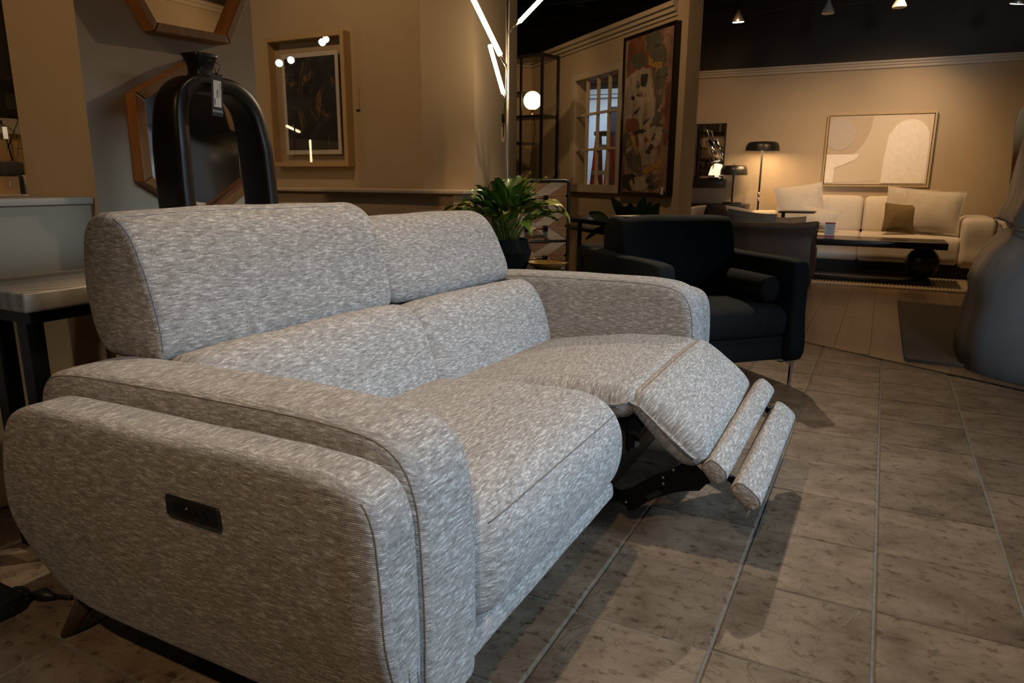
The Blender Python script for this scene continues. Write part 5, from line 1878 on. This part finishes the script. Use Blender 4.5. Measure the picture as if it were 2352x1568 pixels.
tag(box((q.x - 0.05, BY - 0.003, q.z - 0.035), (q.x + 0.05, BY - 0.0005, q.z + 0.035)).build('price_label', 'paper_white'), 'white price card on the wall under the pale relief painting', 'label')

# floor lamp, table lamp and sideboard
q = at(1751, 347, y=8.9)
FLm = thing('dome_floor_lamp', 'tall black floor lamp with a lit shallow dome shade left of the white sofa', 'lamp', (q.x, 8.9, 0))
zb = q.z; R_ = 0.19
dome = [(R_, zb), (R_ * 0.97, zb + 0.05), (R_ * 0.90, zb + 0.085), (R_ * 0.75, zb + 0.103), (0.02, zb + 0.108)]
MB().lathe(dome + [(0.02, zb + 0.104), (R_ * 0.74, zb + 0.099), (R_ * 0.88, zb + 0.082), (R_ * 0.95, zb + 0.05), (R_ * 0.98, zb)], 40, (q.x, 8.9, 0), close=False).build('shade', 'black_paint', FLm)
MB().lathe([(R_ * 0.93, zb + 0.018), (0.012, zb + 0.02)], 40, (q.x, 8.9, 0), close=False).build('diffuser', 'shade_glow', FLm, 'glowing diffuser')
qb = at(1742, 480, y=8.9)
MB().tube([(q.x, 8.9, zb + 0.1), (q.x, 8.9, 0.015)], 0.011, 10).build('pole', 'pot_black', FLm)
MB().lathe([(0.14, 0), (0.14, 0.012), (0.02, 0.016)], 32, (q.x, 8.9, 0)).build('base', 'black_metal', FLm)
for k, (dz, r_) in enumerate(((-0.50, 0.017), (-0.56, 0.015))):
    MB().lathe([(r_, zb + dz), (r_, zb + dz + 0.035)], 14, (q.x, 8.9, 0)).build('collar', 'silver_pole', FLm)
pl_l = bpy.data.lights.new('dome_floor_lamp_light', 'AREA')
pl_l.shape = 'DISK'; pl_l.size = R_ * 1.7; pl_l.energy = 5; pl_l.color = WARM
lo = bpy.data.objects.new('dome_floor_lamp_light', pl_l); lo.location = (q.x, 8.9, zb + 0.012); COL.objects.link(lo)

q = at(1686, 398, y=9.02)
sbz = at(1690, 468, y=8.98).z
TL = thing('dome_table_lamp', 'black dome table lamp on the dark sideboard left of the lit floor lamp', 'lamp', (q.x, 9.0, sbz))
zb = at(1686, 402, y=9.0).z; R_ = 0.160
MB().lathe([(R_, zb), (R_ * 0.97, zb + 0.06), (R_ * 0.88, zb + 0.098), (R_ * 0.7, zb + 0.112), (0.01, zb + 0.114), (0.01, zb + 0.10), (R_ * 0.85, zb + 0.09), (R_ * 0.97, zb)], 40, (q.x, 9.0, 0), close=False).build('shade', 'black_paint', TL)
MB().tube([(q.x, 9.0, zb + 0.1), (q.x, 9.0, sbz + 0.01)], 0.010, 10).build('stem', 'black_metal', TL)
MB().lathe([(0.11, sbz), (0.11, sbz + 0.018), (0.02, sbz + 0.022)], 32, (q.x, 9.0, 0)).build('base', 'black_metal', TL)
MB().lathe([(0.008, zb + 0.114), (0.006, zb + 0.135)], 12, (q.x, 9.0, 0)).build('finial', 'brass', TL)
xr = at(1714, 466, y=8.9).x
SB = thing('sideboard', 'dark low sideboard carrying the black dome table lamp', 'sideboard', (-1.9, 9.0, 0))
rbox((-2.44, 8.82, sbz - 0.05), (xr, 9.18, sbz), 0.004, 2).build('top', 'black_wood', SB)
box((-2.42, 8.84, 0.10), (xr - 0.05, 9.16, sbz - 0.05)).build('body', 'black_wood', SB)
for x in (-2.38, xr - 0.12):
    box((x, 8.86, 0), (x + 0.04, 8.90, 0.10)).build('leg', 'black_metal', SB)
    box((x, 9.10, 0), (x + 0.04, 9.14, 0.10)).build('leg', 'black_metal', SB)
# wall shelf with leaning mirror and lamps
sz1 = at(1640, 411, y=9.08).z; sz0 = at(1640, 431, y=9.08).z
xr2 = at(1662, 420, y=9.05).x
tag(rbox((-2.44, 8.98, sz0), (xr2, 9.198, sz1), 0.004, 2).build('wall_shelf', 'black_wood'), 'thick black floating shelf below the black-framed mirror', 'shelf')
mzt = at(1670, 283, y=9.17).z; mxr = at(1668, 300, y=9.17).x
BM = thing('leaning_mirror', 'black-framed rectangular mirror standing on the floating black shelf', 'mirror', (mxr - 0.3, 9.17, sz1))
x0 = -2.40
for lo_, hi_ in (((x0, 9.155, sz1), (x0 + 0.012, 9.19, mzt)), ((mxr - 0.012, 9.155, sz1), (mxr, 9.19, mzt)), ((x0, 9.155, sz1), (mxr, 9.19, sz1 + 0.012)), ((x0, 9.155, mzt - 0.012), (mxr, 9.19, mzt))):
    box(lo_, hi_).build('frame_rail', 'black_metal', BM)
box((x0 + 0.012, 9.165, sz1 + 0.012), (mxr - 0.012, 9.172, mzt - 0.012)).build('glass', 'mirror_glass', BM)
q = at(1638, 408, y=9.04)
RL = thing('reading_lamp', 'chrome gooseneck reading lamp with a slanted cylinder shade on the floating shelf', 'lamp', (q.x, 9.04, sz1))
g = [at(1638, 408, y=9.04), at(1638.5, 375, y=9.04), at(1632, 335, y=9.04), at(1627, 312, y=9.04), at(1625, 300, y=9.04), at(1620, 297, y=9.04), at(1610, 302, y=9.04)]
MB().tube(g[:2], 0.008, 8).build('stem', 'brass', RL)
MB().tube([at(1630, 322, y=9.04), at(1627, 308, y=9.04), at(1624, 299, y=9.04), at(1617, 297.5, y=9.04)], 0.009, 8).build('neck', 'chrome', RL)
a, b_ = at(1629, 322, y=9.04), at(1644, 370, y=9.04)
MB().tube([a, b_], [0.050, 0.062], 20).build('shade', 'chrome', RL, 'slanted chrome cylinder shade')
MB().lathe([(0.07, sz1), (0.07, sz1 + 0.02), (0.012, sz1 + 0.024)], 24, (q.x, 9.04, 0)).build('base', 'black_metal', RL)
q = at(1645, 392, y=9.10)
BL = thing('bell_lamp', 'small lit white glass bell lamp behind the reading lamp', 'lamp', (q.x, 9.10, sz1))
MB().lathe([(0.09, sz1 + 0.045), (0.082, sz1 + 0.08), (0.065, sz1 + 0.14), (0.04, sz1 + 0.175), (0.0, sz1 + 0.185)], 28, (q.x, 9.10, 0), close=False).build('shade', 'bell_glow', BL)
MB().lathe([(0.05, sz1), (0.05, sz1 + 0.012), (0.012, sz1 + 0.02), (0.012, sz1 + 0.06)], 20, (q.x, 9.10, 0)).build('base', 'chrome', BL)

# white tub chair
tcx, tcy = at(1655, 490, y=7.65).x, 7.70
TC_ = thing('tub_chair', 'white rounded tub chair behind the brown sofa', 'armchair', (tcx, tcy, 0))
zt_ = at(1660, 470, y=7.45).z
vs, fs = [], []
NN = 28
rows = []
for k in range(NN + 1):
    a = radians(-15 + 210 * k / NN)
    e = sin(pi * k / NN) ** 0.7
    zt2 = 0.50 + (zt_ - 0.50) * e
    ri, ro = 0.30, 0.40
    ring = []
    for (r_, z) in ((ro, 0.12), (ro + 0.01, zt2 * 0.6), (ro - 0.01, zt2 - 0.03), (ro - 0.05, zt2), (ri + 0.02, zt2 - 0.03), (ri, 0.40), (ri, 0.12)):
        ring.append(Vector((tcx + r_ * cos(a) * 1.08, tcy - r_ * sin(a), z)))
    rows.append(ring)
for ring in rows:
    vs += ring
for k in range(NN):
    for c in range(7):
        fs.append((k * 7 + c, k * 7 + (c + 1) % 7, (k + 1) * 7 + (c + 1) % 7, (k + 1) * 7 + c))
fs += [list(range(7)), [NN * 7 + c for c in range(7)]]
MB().add(vs, fs, smooth=True).build('shell', WL, TC_)
MB().lathe([(0.0, 0.16), (0.29, 0.16), (0.30, 0.22), (0.30, 0.37), (0.28, 0.41), (0.0, 0.43)], 32, (tcx, tcy, 0)).build('seat_cushion', WL, TC_)
MB().lathe([(0.22, 0.0), (0.22, 0.12)], 24, (tcx, tcy, 0)).build('plinth', 'black_wood', TC_)

# brown leather sofa seen from the back
bx0, bx1 = -1.88, at(1868, 560, y=6.30).x
bzt = at(1780, 513, y=6.30).z
BS = thing('brown_sofa', 'dark brown leather sofa with its back turned, behind the charcoal armchair', 'sofa', ((bx0 + bx1) / 2, 6.65, 0))
pr = [(6.31, 0.10), (6.295, 0.35), (6.30, bzt - 0.10), (6.28, bzt - 0.02), (6.31, bzt), (6.39, bzt - 0.005), (6.45, bzt - 0.05), (6.48, 0.40), (6.47, 0.10)]


def flare(q):
    u = max(0, (q.z - bzt + 0.10) / 0.10)
    e = max(0, 1 - (bx1 - q.y) / 0.10) if False else 0
    return q


Pillow(pr, bx0, bx1, 0.03, wob=0.003, place=lambda a, y, b_: Vector((y + (0.034 * max(0, (b_ - bzt + 0.12) / 0.12) if y > bx1 - 0.06 else 0), a, b_ + (0.024 if y > bx1 - 0.05 and b_ > bzt - 0.06 else 0)))).build('back', 'brown_leather', BS)
rbox((bx0 + 0.02, 6.45, 0.10), (bx1 - 0.02, 7.10, 0.38), 0.03, 3).build('seat', 'brown_leather', BS)
MB().tube([(bx1 - 0.004, 6.298, 0.12), (bx1 - 0.004, 6.292, bzt - 0.10), (bx1 + 0.030, 6.285, bzt + 0.02)], 0.005, 6).build('piping', 'brown_leather', BS)
for x in (bx0 + 0.08, bx1 - 0.1):
    for y in (6.40, 7.02):
        box((x - 0.02, y - 0.02, 0), (x + 0.02, y + 0.02, 0.11)).build('leg', 'black_metal', BS)
q = at(1643, 500, y=6.66)
pillow('scatter_cushion', 'dark brown cushion seen edge-on above the charcoal armchair, against the white tub chair', (q.x, 6.70, 0.385), 0.40, at(1643, 467, y=6.66).z - 0.385, 0.20, 'brown_pillow', radians(78), radians(-4), 0)
q = at(1722, 505, y=6.60)
pillow('scatter_cushion', 'patterned blue-grey cushion peeping over the brown sofa back', (q.x, 6.60, 0.385), 0.42, at(1722, 490, y=6.6).z - 0.385, 0.13, 'patterned_pillow', radians(-4), radians(-8), radians(5))
q = at(1812, 508, y=6.62)
pillow('scatter_cushion', 'plain taupe cushion peeping over the right end of the brown sofa back', (q.x - 0.02, 6.62, 0.385), 0.32, at(1812, 499, y=6.62).z - 0.385, 0.12, 'tan_pillow', radians(3), radians(-8), radians(-2))

# ------------------------------------------------------------------ wrapped furniture at the right edge
GC = thing('wrapped_furniture', 'tall piece of furniture wrapped in grey plastic at the right edge', 'wrapped furniture', (1.15, 4.35, 0))
NS = 72
gcx, gcy = 1.80, 4.62
sil = [(2207, 884), (2200, 850), (2203, 790), (2216, 735), (2233, 690), (2231, 655), (2244, 626), (2270, 588), (2296, 553), (2308, 530), (2306, 503), (2316, 455), (2333, 385), (2352, 305)]
levels = []
for px, py in sil:
    q = at(px + (34 if py < 460 else 18 if py < 560 else 0), py, y=4.32)
    levels.append((max(q.z, 0.0), gcx - q.x))
levels[0] = (0.0, levels[0][1])
levels += [(1.40, 0.62), (1.65, 0.57), (1.95, 0.50), (2.12, 0.38), (2.18, 0.06)]


def wrap_pt(k, z, s, grow=0.0):
    a = 2 * pi * k / NS
    e = 0.5
    x = math.copysign(abs(cos(a)) ** e, cos(a)) * s
    y = math.copysign(abs(sin(a)) ** e, sin(a)) * 0.60 * min(1, 0.70 + 0.30 * s)
    f = min(1.0, z / 0.25)
    # long sagging folds
    fold = 0.020 * sin(7 * a + 2.2 * sin(3.1 * z)) + 0.014 * sin(13 * a - 5 * z)
    wr = noise.noise(Vector((cos(a) * 2.2 + 0.5 * z, sin(a) * 2.2, z * 1.5 + 3))) * 0.06 + (fold + noise.noise(Vector((cos(a) * 6 + z, sin(a) * 6, z * 3.0))) * 0.025) * f
    w2 = 1 + wr + grow
    return Vector((gcx + (x * w2 if cos(a) > -0.75 else x * (1 + 0.25 * wr + grow)), gcy + y * w2, z))


vs, fs = [], []
for z, s in levels:
    vs += [wrap_pt(k, z, s) for k in range(NS)]
nl = len(levels)
for i in range(nl - 1):
    for k in range(NS):
        fs.append((i * NS + k, i * NS + (k + 1) % NS, (i + 1) * NS + (k + 1) % NS, (i + 1) * NS + k))
fs += [list(range(NS))[::-1], [(nl - 1) * NS + k for k in range(NS)]]
MB().add(vs, fs, smooth=True).build('plastic_wrap', 'plastic_cover', GC)


def tape(zlo, zhi, grow, nm, label):
    mb = MB()
    vs, fs = [], []
    for z in (zlo, (zlo + zhi) / 2, zhi):
        i = max(j for j in range(nl) if levels[j][0] <= z)
        u = (z - levels[i][0]) / (levels[i + 1][0] - levels[i][0])
        s = levels[i][1] + (levels[i + 1][1] - levels[i][1]) * u
        for k in range(NS):
            q = wrap_pt(k, z, s, grow + 0.012 * noise.noise(Vector((k * 0.9, z * 60, 1))))
            q.z += 0.012 * noise.noise(Vector((k * 0.4, 5, z)))
            vs.append(q)
    for i in range(2):
        for k in range(NS):
            fs.append((i * NS + k, i * NS + (k + 1) % NS, (i + 1) * NS + (k + 1) % NS, (i + 1) * NS + k))
    return mb.add(vs, fs, smooth=True).build(nm, 'silver_tape', GC, label, recalc=False)


zt_ = at(2320, 518, y=4.32).z
tape(zt_ - 0.016, zt_ + 0.016, 0.022, 'tape_band', 'crinkled silver tape band')

q = at(2336, 330, y=6.6)
yb = thing('leaning_board', 'yellowish rounded board leaning behind the wrapped furniture', 'board', (1.35, 6.6, 0))
pts = [at(2305, 560, y=6.6), at(2322, 400, y=6.6), at(2333, 280, y=6.6), at(2340, 255, y=6.6), at(2352, 245, y=6.6)]
P3 = [Vector((pts[0].x - 0.03, 6.6, 0))] + pts + [Vector((pts[-1].x + 0.7, 6.6, pts[-1].z)), Vector((pts[-1].x + 0.75, 6.6, 0))]
MB().prism(P3, (0, 0.03, 0)).build('panel', 'yellow_board', yb)

# ------------------------------------------------------------------ flood lamps hanging before the back wall
def flood(px, py, lit, label, y=7.9, tilt=0.0, yaw=0.0):
    q = at(px, py, y=y)
    r = thing('flood_lamp', label, 'lamp', tuple(q), 0, 'flood lamps hanging before the dark wall')
    M = Matrix.Rotation(yaw, 4, 'Z') @ Matrix.Rotation(tilt, 4, 'X')
    MB().lathe([(0.058, -0.02), (0.060, -0.01), (0.052, 0.01), (0.030, 0.055), (0.018, 0.075), (0.014, 0.10)], 28, q, M).build('bulb', 'silver_pole' if lit else 'paper_white', r)
    MB().lathe([(0.0, -0.024), (0.054, -0.021)], 28, q, M, close=False).build('lens', 'bulb_glow' if lit else 'paper_white', r, 'glowing lens' if lit else None)
    MB().tube([q + M @ Vector((0, 0, 0.095)), (q.x, q.y, 3.1)], 0.012, 8).build('holder', 'black_metal', r)


flood(1696, 46, True, 'lit flood lamp hanging above the black-framed mirror', tilt=0.12)
flood(1902, 26, False, 'unlit flood lamp above the left side of the relief painting')
flood(2066, 12, False, 'unlit flood lamp above the right side of the relief painting')
flood(2338, 3, True, 'lit flood lamp at the top right corner of the photo', tilt=0.25, yaw=0.6)
# sagging cable between the lamps
cb = MB().tube([at(1660, 28, y=8.3), at(1720, 32, y=8.3), at(1800, 18, y=8.3), at(1850, 2, y=8.3), at(1940, 10, y=8.3), at(2010, 2, y=8.3)], 0.006, 6)
tag(cb.build('ceiling_cable', 'joist_grey'), 'thin cable sagging between the flood lamps under the black ceiling', 'cable')

# ------------------------------------------------------------------ power brick and cord on the floor behind the loveseat
q = at(8, 1385, z=0.03)
PB = thing('power_adapter', 'black power adapter with bundled cord on the floor by the console', 'adapter', (q.x, q.y, 0))
rbox((q.x - 0.085, q.y - 0.035, 0), (q.x + 0.022, q.y + 0.035, 0.045), 0.006, 2).build('brick', 'black_plastic', PB)
a = at(40, 1372, z=0.01)
loop = [Vector((q.x + 0.02, q.y, 0.02)), at(60, 1385, z=0.008), at(70, 1365, z=0.012), at(50, 1350, z=0.02), at(32, 1352, z=0.02), at(34, 1362, z=0.014), at(60, 1366, z=0.01), at(90, 1362, z=0.012), at(130, 1368, z=0.012), at(165, 1372, z=0.01)]
MB().tube(catmull(loop, 5, closed=False), 0.0045, 6).build('cord', 'black_plastic', PB)
MB().tube([at(66, 1366, z=0.014), at(100, 1364, z=0.014), at(128, 1370, z=0.012)], [0.006, 0.016, 0.006], 8).build('cord_bundle', 'black_plastic', PB)

# ------------------------------------------------------------------ room seen past the pier at the left edge
XF = -6.4
p0, p1 = at(0, 300, x=XF), at(66, 300, x=XF)
zc0 = at(20, 273, x=XF).z
struct('wall_side_room', box((XF - 0.12, -1.0, 0), (XF, 4.0, zc0 - 0.12)), 'panel_ply')
struct('wall_side_soffit', box((XF - 0.12, -1.0, zc0 - 0.12), (XF + 0.06, 4.0, zc0)), 'wall_trim')
struct('wall_side_upper', box((XF - 0.12, -1.0, zc0), (XF, 4.0, 3.1)), 'wall_dark')
for px in (20, 46):
    q = at(px, 350, x=XF)
    MB().box((XF, q.y - 0.012, 0), (XF + 0.02, q.y + 0.012, zc0 - 0.12)).build('batten', 'frame_oak', bpy.data.objects['wall_side_room'])
a, b_ = at(10, 213, x=XF + 0.02), at(60, 253, x=XF + 0.02)
fp_ = thing('dark_framed_picture', 'dark-framed picture high on the wall at the far left edge', 'picture', (XF, (a.y + b_.y) / 2, b_.z))
box((XF, a.y - 0.12, b_.z - 0.10), (XF + 0.02, b_.y + 0.25, a.z + 0.10)).build('frame', 'black_wood', fp_)
box((XF + 0.02, a.y, b_.z), (XF + 0.024, b_.y + 0.1, a.z)).build('print', 'joist_grey', fp_)


def hanger(px, py, w_, h_, label, lampz=True):
    q = at(px, py, x=XF + 0.15)
    r = thing('triangle_lamp', label, 'lamp', tuple(q))
    pts = [q + Vector((0, w_ * 0.25, h_)), q + Vector((0, -w_ / 2, 0)), q + Vector((0, w_ / 2, 0))]
    MB().tube(pts, 0.006, 6, closed=True).build('frame', 'black_metal', r)
    MB().tube([pts[0], pts[0] + Vector((-0.15, 0, 0.02))], 0.006, 6).build('arm', 'black_metal', r)
    MB().lathe([(0.016, h_ * 0.55), (0.016, h_ * 0.85)], 16, (q.x + 0.03, q.y + w_ * 0.25, q.z), close=True).build('shade', 'shade_dim', r)


hanger(42, 341, 0.16, 0.24, 'triangular black wall lamp with white shade nearest the pillar')
hanger(4, 368, 0.16, 0.30, 'triangular black wall lamp cut by the left edge of the photo')
sh_y0 = at(0, 420, x=-5.2).y
ct = thing('display_counter', 'pale display counter holding lamps and cartons at the far left edge', 'counter', (-5.3, sh_y0 + 0.2, 0))
ctz = at(30, 446, x=-5.2).z
rbox((-5.7, sh_y0 - 0.8, ctz - 0.04), (-5.0, min(3.45, sh_y0 + 0.9), ctz), 0.004, 2).build('worktop', 'paper_white', ct)
box((-5.65, sh_y0 - 0.75, 0), (-5.05, min(3.40, sh_y0 + 0.85), ctz - 0.04)).build('body', 'carton', ct)
q0_, q1_ = at(2, 405, x=-5.1), at(44, 446, x=-5.1)
bx_ = thing('carton', 'brown open carton on the display counter at the far left edge', 'box', (-5.2, (q0_.y + q1_.y) / 2, ctz))
box((-5.35, q0_.y, ctz), (-5.08, q1_.y, q0_.z)).build('body', 'carton', bx_)
box((-5.08, q0_.y + 0.04, ctz + (q0_.z - ctz) * 0.45), (-5.077, q1_.y - 0.06, ctz + (q0_.z - ctz) * 0.72)).build('shipping_label', 'paper_white', bx_)
for i, (pa0, pa1, mt, lb) in enumerate(((38, 56, 'black_paint', 'black box file leaning beside the brown carton'), (54, 66, 'paper_tan', 'tan box file at the right end of the display counter'))):
    a, b_ = at(pa0, 402, x=-5.1), at(pa1, 446, x=-5.1)
    w0 = (at(pa1, 430, x=-5.1).y - at(pa0, 430, x=-5.1).y)
    tag(MB().rbox((-5.3, at(pa0 + 6, 440, x=-5.1).y, ctz), (-5.1, at(pa0 + 6, 440, x=-5.1).y + w0 * 0.75, a.z), 0.005, 2).build('box_file', mt), lb, 'box')
q = at(28, 388, x=-5.45)
tag(MB().rbox((-5.6, q.y - 0.07, q.z - 0.05), (-5.42, q.y + 0.07, q.z + 0.05), 0.02, 3).build('grey_case', 'joist_grey'), 'grey rounded case on the display shelf above the carton', 'case')
q2 = at(30, 397, x=-5.45)
rs = thing('display_shelf', 'thin dark shelf above the carton at the far left edge', 'shelf', (-5.5, q2.y, q2.z))
box((-5.7, q2.y - 0.5, q.z - 0.07), (-5.38, q2.y + 0.5, q.z - 0.05)).build('board', 'black_metal', rs)
for y in (-0.48, 0.46):
    box((-5.68, q2.y + y, ctz), (-5.66, q2.y + y + 0.02, q.z - 0.07)).build('post', 'black_metal', rs)
# lamps of that room, mirrored in the glass of the framed print
def mirrored(px, py, zt=None, dist=None):
    g = at(px, py, y=PY - 0.069)
    d = (g - EYE).normalized()
    d = Vector((d.x, -d.y, d.z))
    u = (zt - g.z) / d.z if zt is not None else dist
    return g + d * u


for k, (px, py, di, lb) in enumerate(((641, 145, 2.3, 'lit side-room flood lamp, the lowest glint left of the mat in the print glass'), (668, 138, 2.6, 'lit side-room flood lamp, the glint on the upper left of the mat'),
                                      (740, 97, 2.4, 'lit side-room flood lamp, lower of two glints at the top of the print glass'), (748, 90, 2.75, 'lit side-room flood lamp, upper of two glints at the top of the print glass'))):
    q = mirrored(px, py, None, di)
    r = thing('ceiling_flood', lb, 'lamp', tuple(q), 0, 'side room flood lamps')
    g_ = at(px, py, y=PY - 0.069)
    M = (g_ - q).to_track_quat('-Z', 'Y').to_matrix().to_4x4()
    MB().lathe([(0.036, -0.02), (0.034, 0.01), (0.016, 0.06), (0.012, 0.09)], 24, q, M).build('bulb', 'silver_pole', r)
    MB().lathe([(0.0, -0.024), (0.034, -0.021)], 24, q, M, close=False).build('lens', 'bulb_glow', r)
    MB().tube([q + M @ Vector((0, 0, 0.085)), (q + M @ Vector((0, 0, 0.085))).to_tuple()[:2] + (3.1,)], 0.010, 8).build('holder', 'black_metal', r)
a, b_ = mirrored(712, 321, None, 1.55), mirrored(714.5, 374, None, 1.55)
r = thing('tube_lamp', 'upright glowing tube lamp on the low wall, mirrored in the print glass', 'lamp', (a.x, a.y, 0.0))
MB().tube([a, Vector((a.x, a.y, b_.z))], 0.009, 12).build('tube', 'led_tube', r)
MB().tube([(a.x, a.y, b_.z), (a.x, a.y, 0.012)], 0.007, 8).build('pole', 'black_metal', r)
MB().lathe([(0.11, 0), (0.11, 0.012), (0.01, 0.014)], 28, (a.x, a.y, 0)).build('base', 'black_metal', r)
a, b_ = mirrored(658, 289, None, 1.15), mirrored(688, 303, None, 1.15)
r = thing('arc_lamp', 'slanted glowing bar lamp of the side room, mirrored in the print glass', 'lamp', (a.x, a.y, 0.0))
MB().tube([a, b_], 0.011, 12).build('tube', 'led_tube', r)
MB().tube([a.lerp(b_, 0.5) + Vector((0, 0, 0.016)), a.lerp(b_, 0.5) + Vector((0.05, 0.03, 0.06)), Vector((a.x + 0.09, a.y + 0.05, 0.7)), Vector((a.x + 0.05, a.y, 0.012))], 0.008, 8).build('stand', 'black_metal', r)
MB().lathe([(0.12, 0), (0.12, 0.012), (0.01, 0.014)], 28, (a.x + 0.05, a.y, 0)).build('base', 'black_metal', r)

# shelf of folded bedding, mirrored in the black-framed mirror
bs = thing('bedding_rack', 'open rack of folded duvets standing by the partition, mirrored above the floating shelf', 'rack', (-2.22, 7.55, 0))
for x in (-2.42, -2.04):
    for y in (7.25, 7.85):
        box((x - 0.012, y - 0.012, 0), (x + 0.012, y + 0.012, 1.75)).build('post', 'black_metal', bs)
for z in (0.30, 0.85, 1.22, 1.60):
    box((-2.432, 7.238, z - 0.02), (-2.028, 7.862, z)).build('shelf', 'black_wood', bs)
for k, (z, h_, mt, lb) in enumerate(((0.85, 0.16, 'white_linen', 'white folded duvet low in the bedding rack'), (1.01, 0.12, 'brown_pillow', 'dark folded blanket on the white duvet of the bedding rack'), (1.22, 0.17, 'tan_pillow', 'taupe folded duvet on the middle shelf of the bedding rack'), (1.39, 0.16, 'white_linen', 'white folded duvet on top of the taupe one in the bedding rack'))):
    d_ = rbox((-2.40, 7.28, z + 0.001), (-2.06, 7.82, z + h_ - 0.004), 0.045, 4)
    tag(d_.build('folded_duvet', mt), lb, 'duvet', 'folded duvets on the bedding rack')
